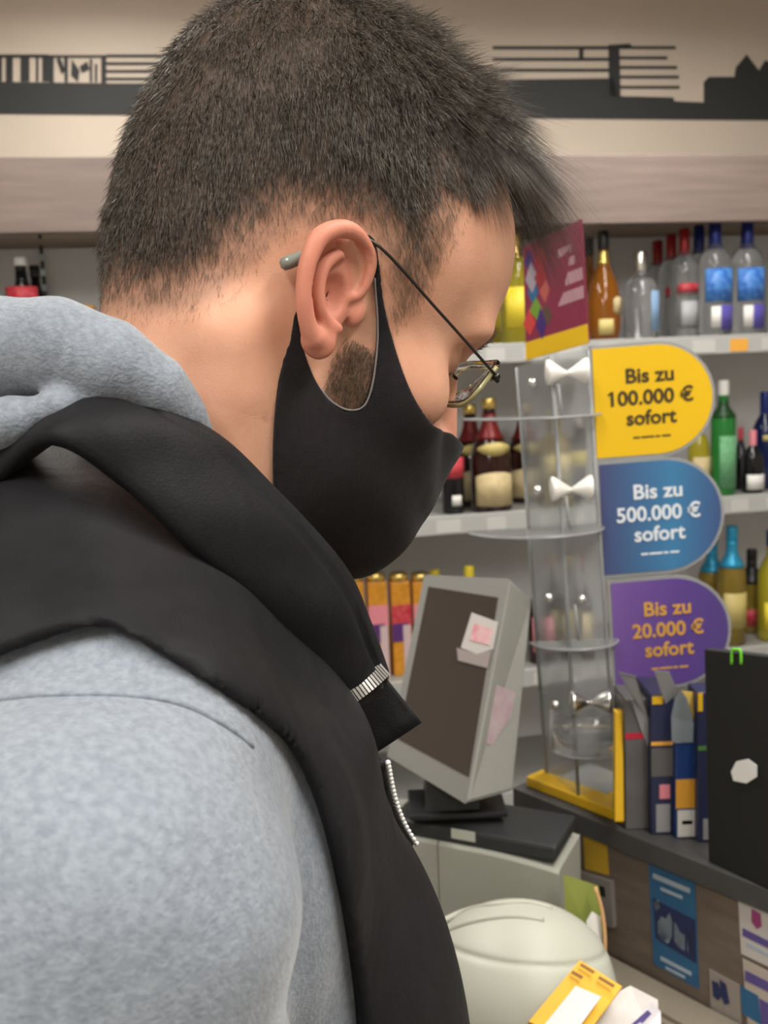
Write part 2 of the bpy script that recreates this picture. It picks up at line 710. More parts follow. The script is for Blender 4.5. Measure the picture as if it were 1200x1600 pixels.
def skin_material():
    m = bpy.data.materials.new('skin')
    m.use_nodes = True
    nt = m.node_tree
    b = nt.nodes['Principled BSDF']
    b.inputs['Roughness'].default_value = 0.55
    b.inputs['Specular IOR Level'].default_value = 0.30
    b.inputs['Subsurface Weight'].default_value = 0.25
    b.inputs['Subsurface Radius'].default_value = (1.0, 0.4, 0.25)
    b.inputs['Subsurface Scale'].default_value = 0.004
    tc = nt.nodes.new('ShaderNodeTexCoord')

    def noise(s, det=4):
        n = nt.nodes.new('ShaderNodeTexNoise')
        n.inputs['Scale'].default_value = s
        n.inputs['Detail'].default_value = det
        nt.links.new(tc.outputs['Object'], n.inputs['Vector'])
        return n.outputs[0]

    def ramp(src, p0, c0, p1, c1):
        r = nt.nodes.new('ShaderNodeValToRGB')
        r.color_ramp.elements[0].position, r.color_ramp.elements[1].position = p0, p1
        r.color_ramp.elements[0].color, r.color_ramp.elements[1].color = (*c0, 1), (*c1, 1)
        nt.links.new(src, r.inputs[0])
        return r.outputs[0]

    def mix(fac, a, c):
        x = nt.nodes.new('ShaderNodeMix')
        x.data_type = 'RGBA'
        nt.links.new(fac, x.inputs[0])
        if isinstance(a, tuple):
            x.inputs[6].default_value = (*a, 1)
        else:
            nt.links.new(a, x.inputs[6])
        if isinstance(c, tuple):
            x.inputs[7].default_value = (*c, 1)
        else:
            nt.links.new(c, x.inputs[7])
        return x.outputs[2]

    base = ramp(noise(38), 0.3, (0.62, 0.315, 0.205), 0.7, (0.71, 0.395, 0.270))
    spots = ramp(noise(150, 2), 0.70, (0, 0, 0), 0.80, (0.35, 0.35, 0.35))
    base = mix(spots, base, (0.50, 0.20, 0.13))
    at = nt.nodes.new('ShaderNodeAttribute')
    at.attribute_name = 'red'
    base = mix(at.outputs['Fac'], base, (0.56, 0.17, 0.12))
    at = nt.nodes.new('ShaderNodeAttribute')
    at.attribute_name = 'roots'
    base = mix(at.outputs['Fac'], base, (0.050, 0.037, 0.028))
    nt.links.new(base, b.inputs['Base Color'])
    bp = nt.nodes.new('ShaderNodeBump')
    bp.inputs['Strength'].default_value = 0.25
    bp.inputs['Distance'].default_value = 0.0006
    nt.links.new(noise(900, 2), bp.inputs['Height'])
    nt.links.new(bp.outputs[0], b.inputs['Normal'])
    return m


SKIN = skin_material()
body = big_mesh('body', V, F, SKIN)
put(body, person)
# ---- cloth materials
def cloth_material(name, c1, c2, nscale, rough, sheen, bump, bscale, wrinkle=0.0):
    m = mat(name, c1, rough=rough, spec=0.2, sheen=sheen, bump=bump, bscale=bscale, colour2=c2, nscale=nscale)
    if wrinkle:
        nt = m.node_tree
        b = nt.nodes['Principled BSDF']
        bp0 = [n for n in nt.nodes if n.type == 'BUMP'][0]
        tc = [n for n in nt.nodes if n.type == 'TEX_COORD'][0]
        n = nt.nodes.new('ShaderNodeTexNoise')
        n.inputs['Scale'].default_value = 16
        n.inputs['Detail'].default_value = 2
        n.inputs['Distortion'].default_value = 1.2
        nt.links.new(tc.outputs['Object'], n.inputs['Vector'])
        bp = nt.nodes.new('ShaderNodeBump')
        bp.inputs['Strength'].default_value = wrinkle
        bp.inputs['Distance'].default_value = 0.008
        nt.links.new(n.outputs[0], bp.inputs['Height'])
        nt.links.new(bp.outputs[0], bp0.inputs['Normal'])
    return m


GREY = cloth_material('heather_grey_fleece', (0.258, 0.292, 0.340), (0.192, 0.219, 0.260), 330.0, 0.95, 0.35, 0.6, 700.0, 0.25)
BLACK = cloth_material('black_softshell', (0.0096, 0.0095, 0.0112), (0.0073, 0.0072, 0.0084), 60.0, 0.60, 0.02, 0.25, 900.0, 0.35)
MASKM = cloth_material('black_mask_cloth', (0.0140, 0.0118, 0.0130), (0.0105, 0.009, 0.010), 300.0, 0.85, 0.06, 0.35, 1400.0)
STEEL = mat('bright_metal', (0.80, 0.80, 0.78), rough=0.22, metal=1.0)
EDGE = mat('mask_edge_thread', (0.20, 0.18, 0.175), rough=0.9)

# ---- vest
S_C = w2t(P(128, 1420, 0.305)[None].astype(np.float32))[0]
E_C = w2t(P(215, 2350, 0.335)[None].astype(np.float32))[0]


def sd_vest_body(p):
    q = p.copy()
    q[:, 1] = np.abs(q[:, 1])
    d = sd_ell(q, (0.052, 0, -0.338), (0.159, 0.165, 0.230))
    d = smin(d, sd_ell(q, (-0.015, 0, -0.20), (0.095, 0.150, 0.20)), 0.06)
    d = smin(d, sd_chain(q, [np.array([-0.02, 0.030, -0.030]), np.array([-0.016, 0.135, -0.075])], [0.050, 0.055]), 0.03)
    d = smin(d, sd_chain(q, [np.array([-0.065, 0.0, -0.025]), np.array([-0.055, 0.11, -0.060])], [0.050, 0.050]), 0.03)
    d = smin(d, sd_ell(q, (0.032, 0.106, -0.145), (0.060, 0.056, 0.085)), 0.04)
    d = smin(d, sd_chain(q, [np.array([0.012, 0.050, -0.085]), np.array([0.050, 0.058, -0.128]), np.array([0.075, 0.070, -0.20])], [0.050, 0.052, 0.055]), 0.025)
    d = smin(d, sd_chain(q, [np.array([0.000, 0.052, -0.062]), np.array([0.052, 0.046, -0.104]), np.array([0.074, 0.022, -0.138])], [0.050, 0.046, 0.046]), 0.032)
    d = smin(d, sd_ell(q, (0.02, 0, -0.52), (0.120, 0.160, 0.18)), 0.08)
    d = smin(d, sd_chain(q, [np.array([-0.075, 0.0, -0.018]), np.array([-0.058, 0.080, -0.024])], [0.042, 0.038]), 0.025)
    # soft sagging folds below the collar
    d = d + 0.0022 * np.sin(70 * q[:, 0] + 55 * q[:, 2] + 18 * q[:, 1]) * sstep(q[:, 2], -0.30, -0.05) * sstep(q[:, 0], -0.02, 0.06)
    return d


def sd_vest_body_w(p):
    return sd_vest_body(w2t(p))


arm_px = [(-150, 1110), (-60, 1060), (0, 1033), (60, 1012), (120, 992), (170, 985), (210, 1008), (300, 1060), (400, 1120), (480, 1200), (520, 1320), (545, 1450), (575, 1600)]
arm_t = w2t(march(sd_vest_body_w, [a for a, b in arm_px], [b for a, b in arm_px]).astype(np.float32))
arm_poly = [(float(a[0]), float(a[2])) for a in arm_t]
xl, zl = arm_poly[-1]
x0, z0 = arm_poly[0]
arm_poly = arm_poly + [(xl + 0.004, zl - 0.05), (xl - 0.02, zl - 0.10), (xl - 0.08, zl - 0.12), (x0 - 0.03, zl - 0.08), (x0 - 0.05, z0 - 0.06)]
ap = np.array(arm_poly)
cl = np.vstack([ap, ap[:1]])
arm_poly = catmull(cl, 90)[:-1]
for _ in range(14):
    arm_poly = 0.25 * np.roll(arm_poly, 1, 0) + 0.5 * arm_poly + 0.25 * np.roll(arm_poly, -1, 0)


def sd_vest(p):
    d = sd_vest_body(p)
    y = np.abs(p[:, 1])
    pr = smax(sd_poly2(p[:, 0], p[:, 2], arm_poly), 0.045 - y, 0.004)
    d = smax(d, -pr, 0.006)
    # neck opening
    d = smax(d, -sd_cap(p, (0.0, 0, -0.02), (0.03, 0, 0.12), 0.054, 0.070), 0.006)
    # hem
    return smax(d, -0.60 - p[:, 2], 0.01)


vv, vf = surface_nets(sd_vest, (-0.17, -0.24, -0.62), (0.24, 0.24, 0.08), 0.0032)
vest = big_mesh('vest', t2w(vv), vf, BLACK)
put(vest, person)
vest['label'] = 'black softshell vest with stand-up collar'

# ---- hoodie: torso just inside the vest, two sleeves, hood
L_S = S_C * np.array([1, -1, 1])
L_E = E_C * np.array([1, -1, 1])
E_C = np.array(E_C)


def sd_hoodie(p):
    d = sd_vest_body(p) + 0.0085
    q = p.copy()
    q[:, 1] = np.abs(q[:, 1])
    d = smin(d, sd_cap(q, (-0.012, 0.115, -0.085), S_C * np.array([1, -1, 1]) + np.array([0.0, 0.0, 0.0]), 0.050, 0.058), 0.018)
    rs = sd_chain(p, [S_C, E_C, R_WR], [0.0655, 0.0600, 0.036])
    ls = sd_chain(p, [L_S, L_E, L_WR], [0.0655, 0.0600, 0.036])
    # broad folds in the sleeves
    w = 0.0016 * np.sin(95 * p[:, 2] + 40 * p[:, 0]) + 0.0012 * np.sin(60 * p[:, 0] - 80 * p[:, 2] + 1.0)
    d = smin(d, np.minimum(rs, ls) + w, 0.022)
    # open neck
    d = smax(d, -sd_cap(p, (0.0, 0, -0.05), (0.03, 0, 0.12), 0.056, 0.075), 0.006)
    return smax(d, -0.62 - p[:, 2], 0.01)


SEAM = None
seam_px = [(-60, 1105), (0, 1092), (60, 1086), (120, 1084), (190, 1085), (250, 1092), (300, 1106), (350, 1132), (395, 1166)]
SEAM = [np.array(a) for a in w2t(march(lambda p: sd_hoodie(w2t(p)), [a for a, b in seam_px], [b for a, b in seam_px]).astype(np.float32))]
gv, gf = surface_nets(sd_hoodie, (-0.17, -0.33, -0.64), (0.30, 0.33, 0.06), 0.0034)
gv, _ = project(sd_hoodie, gv)
hoodie = big_mesh('hoodie', t2w(gv), gf, GREY)
put(hoodie, person)
hoodie['label'] = 'heather grey fleece hoodie under the vest'


mb = MB()
sm = catmull([t2w(a) for a in SEAM], 60)
mb.tube(sm + 0.0, 0.0013, 6)
mb.tube(sm - TU * 0.0032, 0.0009, 6)
o = mb.build('sleeve_seam', GREY, smooth=True)
put(o, person)
o.parent = hoodie
o.matrix_parent_inverse = hoodie.matrix_world.inverted()


def tp(px, py, lat):
    """pixel on the torso's sagittal plane at a lateral offset (right side), torso coordinates with lateral positive"""
    n = TLf
    w = on_plane(px, py, TO - n * lat, n)
    t = w2t(w[None].astype(np.float32))[0]
    return np.array([t[0], abs(lat), t[2]])


hood_c = [(tp(322, 672, 0.070), 0.0035), (tp(285, 645, 0.073), 0.0075), (tp(240, 606, 0.077), 0.0120), (tp(170, 570, 0.079), 0.0160), (tp(90, 546, 0.074), 0.0180), (tp(10, 546, 0.062), 0.0195),
          (tp(-60, 560, 0.040), 0.021), (tp(-100, 575, 0.0), 0.022)]
fold_c = [(tp(150, 628, 0.085), 0.003), (tp(90, 634, 0.088), 0.0055), (tp(20, 655, 0.085), 0.0075), (tp(-60, 690, 0.07), 0.011), (tp(-110, 720, 0.0), 0.014)]


def sd_hood(p):
    q = p.copy()
    q[:, 1] = np.abs(q[:, 1])
    d = sd_chain(q, [a for a, r in hood_c], [r for a, r in hood_c], 0.01)
    d = smin(d, sd_chain(q, [a for a, r in fold_c], [r for a, r in fold_c], 0.008), 0.004)
    bag = sd_ell(q, (-0.138, 0, -0.060), (0.026, 0.088, 0.085))
    d = smin(d, bag, 0.02)
    return d + 0.0008 * np.sin(130 * q[:, 0] + 60 * q[:, 1]) * np.sin(110 * q[:, 2] + 50 * q[:, 0])


ov, of_ = surface_nets(sd_hood, (-0.20, -0.13, -0.16), (0.06, 0.13, 0.12), 0.0020)
ov, _ = project(sd_hood, ov)
hood = big_mesh('hood', t2w(ov), of_, GREY)
put(hood, person)
hood.parent = hoodie
hood.matrix_parent_inverse = hoodie.matrix_world.inverted()


# ---- collar: a padded band from the nape to the front, both sides
def collar_half(name, upper, lower, side, parent, thick=0.0075, ridge=True):
    n, m = 60, 20
    Uc, Lc = catmull(upper, n), catmull(lower, n)
    out, inn = [], []
    for i in range(n):
        a, b = Uc[i], Lc[i]
        t = Uc[min(i + 1, n - 1)] - Uc[max(i - 1, 0)]
        nn = nrm(np.cross(t, b - a))
        c = (a + b) / 2
        if nn @ (c - np.array([0.01, 0, c[2]])) < 0:
            nn = -nn
        ro, ri = [], []
        for j in range(m + 1):
            v = j / m
            p = a + (b - a) * v
            bulge = thick * math.sin(math.pi * min(1, v * 1.02)) ** 0.6
            if ridge:
                bulge -= 0.0022 * math.exp(-((v - 0.24) / 0.022) ** 2)
            edge = 0.0020
            bulge += 0.0010 * math.sin(i * 0.55 + 3 * v) * math.sin(math.pi * v)
            ro.append(p + nn * (bulge + edge))
            ri.append(p - nn * (edge + 0.002 * math.sin(math.pi * v)))
        out.append(ro)
        inn.append(ri)
    V, Fc = [], []
    ring = 2 * (m + 1)
    for i in range(n):
        V += out[i] + inn[i][::-1]
    for i in range(n - 1):
        for k in range(ring):
            k2 = (k + 1) % ring
            Fc.append((i * ring + k, i * ring + k2, (i + 1) * ring + k2, (i + 1) * ring + k))
    Fc.append(tuple(range(ring)))
    Fc.append(tuple((n - 1) * ring + k for k in range(ring))[::-1])
    V = np.array(V)
    V[:, 1] *= side
    o = mesh_obj(name, t2w(V), Fc, BLACK)
    bm = bmesh.new()
    bm.from_mesh(o.data)
    bmesh.ops.recalc_face_normals(bm, faces=bm.faces)
    bm.to_mesh(o.data)
    bm.free()
    put(o, person)
    o.parent = parent
    o.matrix_parent_inverse = parent.matrix_world.inverted()
    return o


c_up = [np.array([-0.095, 0.0, 0.030]), np.array([-0.070, 0.050, 0.040]), tp(200, 628, 0.078), tp(330, 676, 0.073), tp(430, 768, 0.066), tp(535, 884, 0.055), tp(575, 968, 0.042), tp(603, 1042, 0.022)]
c_lo = [np.array([-0.100, 0.0, 0.000]), np.array([-0.092, 0.062, -0.006]), tp(66, 690, 0.105), tp(190, 755, 0.108), tp(292, 852, 0.106), tp(400, 950, 0.090), tp(475, 1048, 0.064), tp(527, 1108, 0.030)]
collar_r = collar_half('collar', c_up, c_lo, -1, vest)
f_up = c_up[:-1] + [np.array([0.112, 0.020, -0.062]), np.array([0.146, -0.002, -0.094])]
f_lo = c_lo[:-1] + [np.array([0.090, 0.030, -0.088]), np.array([0.116, 0.002, -0.122])]
collar_l = collar_half('collar', f_up, f_lo, 1, vest)


def zipper(name, pts, nrmv, parent, pitch=0.0022, w=0.0032):
    """two-sided metal teeth on a tape along a polyline (world)"""
    mb = MB()
    pts = catmull(pts, 200)
    seg = np.linalg.norm(np.diff(pts, axis=0), axis=1)
    s = np.concatenate([[0], np.cumsum(seg)])
    k = int(s[-1] / pitch)
    for i in range(k):
        u = (i + 0.5) * pitch
        j = np.searchsorted(s, u) - 1
        p = pts[j] + (pts[j + 1] - pts[j]) * ((u - s[j]) / max(seg[j], 1e-9))
        t = nrm(pts[j + 1] - pts[j])
        n = nrm(nrmv - t * (nrmv @ t))
        b = np.cross(t, n)
        M = frame(p, t, b, n)
        mb.box(np.array([-pitch * 0.36, -w / 2, -0.0008]), np.array([pitch * 0.36, w / 2, 0.0014]), M)
    o = mb.build(name, STEEL)
    put(o, person)
    o.parent = parent
    o.matrix_parent_inverse = parent.matrix_world.inverted()
    return o


zs = [t2w(tp(600, 1046, 0.026) * (1, -1, 1)), t2w(tp(575, 1068, 0.034) * (1, -1, 1)), t2w(tp(527, 1104, 0.038) * (1, -1, 1))]
zs = [z + nrm(CAM - z) * 0.013 for z in zs]
zipper('zipper_teeth', zs, nrm(CAM - zs[1]), vest, pitch=0.0019, w=0.0078)
# front zipper along the open edge of the right half
fz = []
for yy in range(1190, 1325, 9):
    xs = np.arange(540, 760, 2.0)
    hit = march(lambda p: sd_vest(w2t(p)), xs, np.full(len(xs), float(yy)))
    dd = sd_vest(w2t(hit.astype(np.float32)))
    k = int(np.where(dd < 0.0006)[0][-1])
    fz.append(hit[k])
fz = np.array(fz)
_t = np.linspace(0, 1, len(fz))
fz = np.stack([np.polyval(np.polyfit(_t, fz[:, k], 3), _t) for k in range(3)], -1) + CR * 0.0022 - CF * 0.002
mb = MB()
fzs = catmull(fz, 21)
for p_ in fzs:
    mb.lathe([(0.0, -0.0015), (0.0011, -0.0010), (0.0015, 0.0), (0.0011, 0.0010), (0.0, 0.0015)], 8, frame(p_ + CR * 0.001, CR, CF, CU))
o = mb.build('zipper_teeth', mat('pale_zip_metal', (0.88, 0.88, 0.86), rough=0.35, metal=0.3), smooth=True)
put(o, person)
o.parent = vest
o.matrix_parent_inverse = vest.matrix_world.inverted()
mb = MB()
mb.tube([p - CR * 0.0030 for p in fz], 0.0026, 8)
zt = mb.build('zipper_tape', BLACK, smooth=True)
put(zt, person)
zt.parent = vest
zt.matrix_parent_inverse = vest.matrix_world.inverted()

# ---- trousers and shoes (below the frame)
hipz = t2w(np.array([0.02, 0, -0.58]))
fwd = np.array([math.cos(TY), math.sin(TY), 0])
lft = np.array([-math.sin(TY), math.cos(TY), 0])
hb = np.array([hipz[0], hipz[1], 0.0])
PJ = {}
for sgn in (-1, 1):
    PJ[sgn] = [hb + lft * 0.085 * sgn + np.array([0, 0, 0.93]), hb + lft * 0.10 * sgn + fwd * 0.02 + np.array([0, 0, 0.50]), hb + lft * 0.11 * sgn - fwd * 0.03 + np.array([0, 0, 0.07])]


def sd_trousers(p):
    d = sd_ell(p, hb + np.array([0, 0, 0.97]), (0.15, 0.16, 0.13))
    for sgn in (-1, 1):
        d = smin(d, sd_chain(p, PJ[sgn], [0.095, 0.07, 0.062]), 0.03)
    return np.maximum(d, 0.035 - p[:, 2])


tv, tf_ = surface_nets(sd_trousers, hb + (-0.25, -0.27, 0.0), hb + (0.25, 0.27, 1.12), 0.009)
tv, _ = project(sd_trousers, tv)
put(big_mesh('trousers', tv, tf_, mat('dark_denim', (0.02, 0.024, 0.035), rough=0.9, noise=0.3, nscale=200)), person)
for sgn in (-1, 1):
    a = PJ[sgn][2]

    def sd_shoe(p, a=a):
        q = p - np.array([a[0], a[1], 0], np.float32)
        f2 = np.stack([q @ fwd.astype(np.float32), q @ lft.astype(np.float32), q[:, 2]], -1)
        d = sd_ell(f2, (0.06, 0, 0.035), (0.155, 0.05, 0.05))
        d = smin(d, sd_ell(f2, (-0.01, 0, 0.07), (0.06, 0.045, 0.06)), 0.03)
        return smax(d, -p[:, 2], 0.004)
    sv, sf = surface_nets(sd_shoe, a + (-0.22, -0.22, -0.09), a + (0.24, 0.24, 0.10), 0.006)
    put(big_mesh('shoe', sv, sf, mat('shoe_leather', (0.02, 0.02, 0.02), rough=0.5)), person)
# ---- face mask
def sd_mask_form(p):
    """taut cloth over the lower face, head coordinates"""
    q = p.copy()
    q[:, 1] = np.abs(q[:, 1])
    d = sd_skull(q) - 0.0022
    d = smin(d, sd_chain(q, [np.array([0.100, 0, -0.018]), np.array([0.104, 0, -0.036]), np.array([0.097, 0, -0.066]), np.array([0.082, 0, -0.092])], [0.010, 0.013, 0.020, 0.022]), 0.02)
    d = smin(d, sd_ell(q, (0.050, 0, -0.055), (0.052, 0.056, 0.055)), 0.03)
    d = smin(d, sd_chain(q, [np.array([-0.010, 0.045, -0.060]), np.array([0.020, 0.035, -0.076])], [0.022, 0.022]), 0.02)
    nk = sd_chain(p, [np.array([-0.022, 0, -0.010]), np.array([-0.040, 0, -0.07]) * 0.5 + NB * 0.35, NB], [0.060, 0.057, 0.056])
    return smin(d, nk - 0.001, 0.024)


def head_xz(pxs, f=None):
    f = f or sd_mask_form
    w = march(lambda p: f(w2h(p)), [a for a, b in pxs], [b for a, b in pxs])
    l = w2h(w.astype(np.float32))
    return [(float(a[0]), float(a[2])) for a in l]


m_top = head_xz([(540, 366), (570, 364), (589, 380), (601, 470), (613, 522), (640, 602), (664, 646), (686, 668), (708, 677)])
m_back = head_xz([(430, 800), (429, 700), (436, 600), (452, 525), (463, 478), (476, 430), (500, 390)])
zt_ = m_top[-1][1]
outer = list(catmull(m_top, 40)) + [np.array([0.16, zt_ - 0.004]), np.array([0.18, -0.16]), np.array([0.02, -0.20])] + list(catmull(m_back, 30))
hole = head_xz([(466, 486), (476, 545), (490, 585), (510, 618), (530, 635), (548, 641), (566, 637), (577, 620), (586, 580), (591, 520), (587, 450), (581, 392), (565, 372), (540, 374), (505, 396), (480, 436)])
hole_c = catmull(hole + hole[:1], 90)[:-1]


def sd_mask(p):
    d = sd_mask_form(p)
    pr = sd_poly2(p[:, 0], p[:, 2], outer)
    pr = np.maximum(pr, -np.maximum(sd_poly2(p[:, 0], p[:, 2], hole_c), 0.02 - np.abs(p[:, 1])))
    # fine creases from the nose towards the ear
    d = d + 0.0005 * np.sin(160 * p[:, 2] + 60 * p[:, 0]) * sstep(p[:, 0], 0.03, 0.07)
    return smax(d, pr, 0.0012)


mv, mf = surface_nets(sd_mask, (-0.05, -0.095, -0.165), (0.15, 0.095, 0.075), 0.00125)
mask = big_mesh('face_mask', h2w(mv), mf, MASKM)
tag(mask, 'black cloth face mask looped around the ear', 'face mask')


def on_form(xz, f, side=-1, off=0.0):
    """head (x, z) -> point on the side of the form"""
    out = []
    for x, z in xz:
        ys = np.linspace(0.0, 0.11, 500, dtype=np.float32)
        d = f(np.stack([np.full_like(ys, x), ys, np.full_like(ys, z)], -1))
        i = np.where(d < 0)[0]
        y = ys[i[-1]] if len(i) else 0.0
        out.append(np.array([x, side * (y + off), z]))
    return np.array(out)


for side in (-1, 1):
    mb = MB()
    mb.tube(h2w(on_form(hole_c[14:58], sd_mask_form, side, -0.0002)), 0.0005, 6)
    o = mb.build('hem', EDGE, smooth=True)
    put(o, mask)

# ---- glasses
gl = empty('eyeglasses', h2w((0.1, 0, 0)))
tag(gl, 'thin rimless eyeglasses with wire temples and grey tips', 'glasses')


def hp(px, py, lat):
    return w2h(on_plane(px, py, HO - HL * lat, HL)[None].astype(np.float32))[0]


WIRE = mat('dark_wire', (0.06, 0.055, 0.05), rough=0.35, metal=0.9)
TIP = mat('temple_tip_plastic', (0.20, 0.21, 0.18), rough=0.3, coat=0.3)
HORN = mat('clear_horn_rim', (0.42, 0.40, 0.20), rough=0.25, trans=0.35, coat=0.3)
LENS = mat('lens_glass', (0.97, 0.97, 0.93), rough=0.02, trans=1.0, ior=1.12, spec=0.5)
hinge = hp(776, 588, 0.066)
ear_top = hp(586, 380, 0.0800)
tip0, tip1 = hp(486, 396, 0.0785), hp(438, 415, 0.0760)
for side in (-1, 1):
    S = np.array([1, -side, 1]) * np.array([1, 1, 1])
    sg = np.array([1, 1 if side == -1 else -1, 1])
    a, b, c, d = [q * sg for q in (hinge, ear_top, tip0, tip1)]
    mid = (b + c) / 2 + np.array([0, 0.0055 * (1 if b[1] < 0 else -1), 0.003])
    pts = catmull([a, a + (b - a) * 0.5 + np.array([0, 0.0015 * -side * -1, 0.0]), b, mid, c], 24)
    mb = MB()
    mb.tube(h2w(pts), 0.00075, 8)
    o = mb.build('temple', WIRE, smooth=True)
    put(o, gl)
    mb = MB()
    mb.tube(h2w([c + (d - c) * t for t in (-0.35, -0.2, 0, 0.3, 0.7, 0.92, 1.0)]), [0.0008, 0.0019, 0.0024, 0.0029, 0.0032, 0.0029, 0.0012], 12)
    t = mb.build('temple_tip', TIP, smooth=True)
    put(t, gl)
    # lens: rounded rectangle facing along the temple
    n = nrm(hinge * sg - ear_top * sg)
    n = nrm(n * np.array([1, 0.10, 1]))
    w = nrm(np.cross(np.array([0, 0, 1.0]), n))            # towards the wearer's left
    h = np.cross(n, w)
    inward = w * (1 if a[1] < 0 else -1)
    cen = a + inward * 0.0265 - h * 0.004
    poly = []
    for k in range(40):
        th = 2 * math.pi * k / 40
        cx, sx = math.cos(th), math.sin(th)
        px_ = 0.0255 * np.sign(cx) * abs(cx) ** 0.55
        pz_ = 0.0150 * np.sign(sx) * abs(sx) ** 0.55
        dome = -0.0035 * ((px_ / 0.0255) ** 2)
        poly.append(cen + inward * px_ + h * pz_ + n * dome)
    mb = MB()
    bm = mb.bm
    rings = []
    for s_, off in ((1.0, 0.0), (1.0, 0.0018), (0.66, 0.0030), (0.33, 0.0036)):
        rings.append([bm.verts.new(h2w(cen + (p - cen) * s_ + n * off)) for p in poly])
    inner = []
    for s_, off in ((0.66, 0.0012), (0.33, 0.0018)):
        inner.append([bm.verts.new(h2w(cen + (p - cen) * s_ + n * off)) for p in poly])
    c1 = bm.verts.new(h2w(cen + n * 0.0038))
    c2 = bm.verts.new(h2w(cen + n * 0.0020))
    order = [inner[1], inner[0]] + rings
    for A, B in zip(order[:-1], order[1:]):
        for k in range(40):
            bm.faces.new((A[k], A[(k + 1) % 40], B[(k + 1) % 40], B[k]))
    for k in range(40):
        bm.faces.new((order[0][k], order[0][(k + 1) % 40], c2))
        bm.faces.new((order[-1][k], order[-1][(k + 1) % 40], c1))
    o = mb.build('lens', LENS, smooth=True)
    put(o, gl)
    # lower rim
    low = [poly[k] + n * 0.0009 for k in range(40) if True]
    rim_pts = [low[k] for k in range(18, 40)] + [low[0], low[1], low[2]]
    mb = MB()
    mb.tube(h2w(rim_pts), 0.0013, 8)
    o = mb.build('lower_rim', HORN, smooth=True)
    put(o, gl)
    # hinge block and screw, nose pad
    mb = MB()
    mb.tube(h2w([a - inward * 0.001, a + inward * 0.007 + n * 0.001]), 0.0016, 8)
    mb.tube(h2w([a + inward * 0.004 - n * 0.003, a + inward * 0.004 + n * 0.004]), 0.0012, 8)
    o = mb.build('hinge', WIRE, smooth=True)
    put(o, gl)
    np_ = a + inward * 0.050 - h * 0.006 - n * 0.005
    mb = MB()
    mb.tube(h2w([a + inward * 0.050, a + inward * 0.050 - n * 0.006, np_]), 0.0006, 6)
    mb.tube(h2w([np_ + h * 0.006, np_ + h * 0.002, np_ - h * 0.002, np_ - h * 0.006]), [0.001, 0.0024, 0.0024, 0.001], 8)
    o = mb.build('nose_pad', LENS, smooth=True)
    put(o, gl)
mb = MB()
mb.tube(h2w(catmull([hinge + np.array([0.002, 0.051, 0.000]), hinge + np.array([0.005, 0.066, 0.004]), hinge + np.array([0.002, 0.081, 0.000])], 10)), 0.0009, 8)
put(mb.build('bridge', WIRE, smooth=True), gl)
# ---- hair
def near_poly(pxs):
    return head_xz(pxs, sd_head_local)


hl = near_poly([(765, 222), (752, 268), (742, 318), (722, 366), (700, 410), (680, 450), (655, 488), (630, 512), (606, 522), (600, 470), (594, 420), (580, 388)])
hl2 = near_poly([(540, 372), (500, 368), (474, 372), (445, 392), (412, 420), (382, 452), (345, 484), (300, 497), (250, 506), (205, 503), (165, 500)])
earback = [(0.012, 0.034), (-0.012, 0.034)]
hair_poly = [(0.20, hl[0][1] + 0.004)] + list(catmull(hl, 40)) + list(catmull(hl2, 30)) + [(-0.12, hl2[-1][1]), (-0.20, hl2[-1][1]), (-0.20, 0.25), (0.20, 0.25)]
hair_poly = [tuple(map(float, a)) for a in hair_poly]
beard1 = near_poly([(482, 600), (500, 585), (528, 552), (556, 512), (588, 470), (600, 560), (590, 640), (545, 650)])
beard2 = near_poly([(372, 720), (404, 655), (434, 612), (470, 640), (470, 800), (400, 790)])


def ear_free(l):
    q = l.copy()
    q[:, 1] = np.abs(q[:, 1])
    nkd = sd_chain(l, [np.array([-0.022, 0, -0.010]), np.array([-0.040, 0, -0.07]) * 0.5 + NB * 0.35, NB], [0.060, 0.057, 0.056])
    return smin(sd_skull(q), nkd, 0.028) > -0.0035


# per-vertex colouring of the skin: reddish ears, hair roots
lv = head_local.astype(np.float32)
hd_ = -sd_poly2(lv[:, 0], lv[:, 2], hair_poly)
q_ = lv.copy()
q_[:, 1] = np.abs(q_[:, 1])
earness = (1 - sstep(sd_ear(q_), 0.0005, 0.004)) * sstep(sd_skull(q_), 0.000, 0.006) * (np.abs(q_[:, 0] - E_O[0]) < 0.05) * (q_[:, 1] > 0.055) * (np.abs(q_[:, 2]) < 0.05)
red = np.zeros(len(V), np.float32)
red[:len(lv)] = 0.62 * earness + 0.35 * sstep(lv[:, 0], 0.095, 0.11)
roots = np.zeros(len(V), np.float32)
rt = np.maximum(sstep(hd_, 0.000, 0.034) * 0.94, 0.38 * sstep(hd_, 0.0, 0.010)) * (1 - earness)
bd = np.maximum(sstep(-sd_poly2(lv[:, 0], lv[:, 2], beard1), -0.002, 0.008), 0.7 * sstep(-sd_poly2(lv[:, 0], lv[:, 2], beard2), -0.004, 0.012))
roots[:len(lv)] = np.maximum(rt, 0.22 * bd * (1 - earness))
for nm, ar in (('red', red), ('roots', roots)):
    a = body.data.attributes.new(nm, 'FLOAT', 'POINT')
    a.data.foreach_set('value', ar[:len(body.data.vertices)])


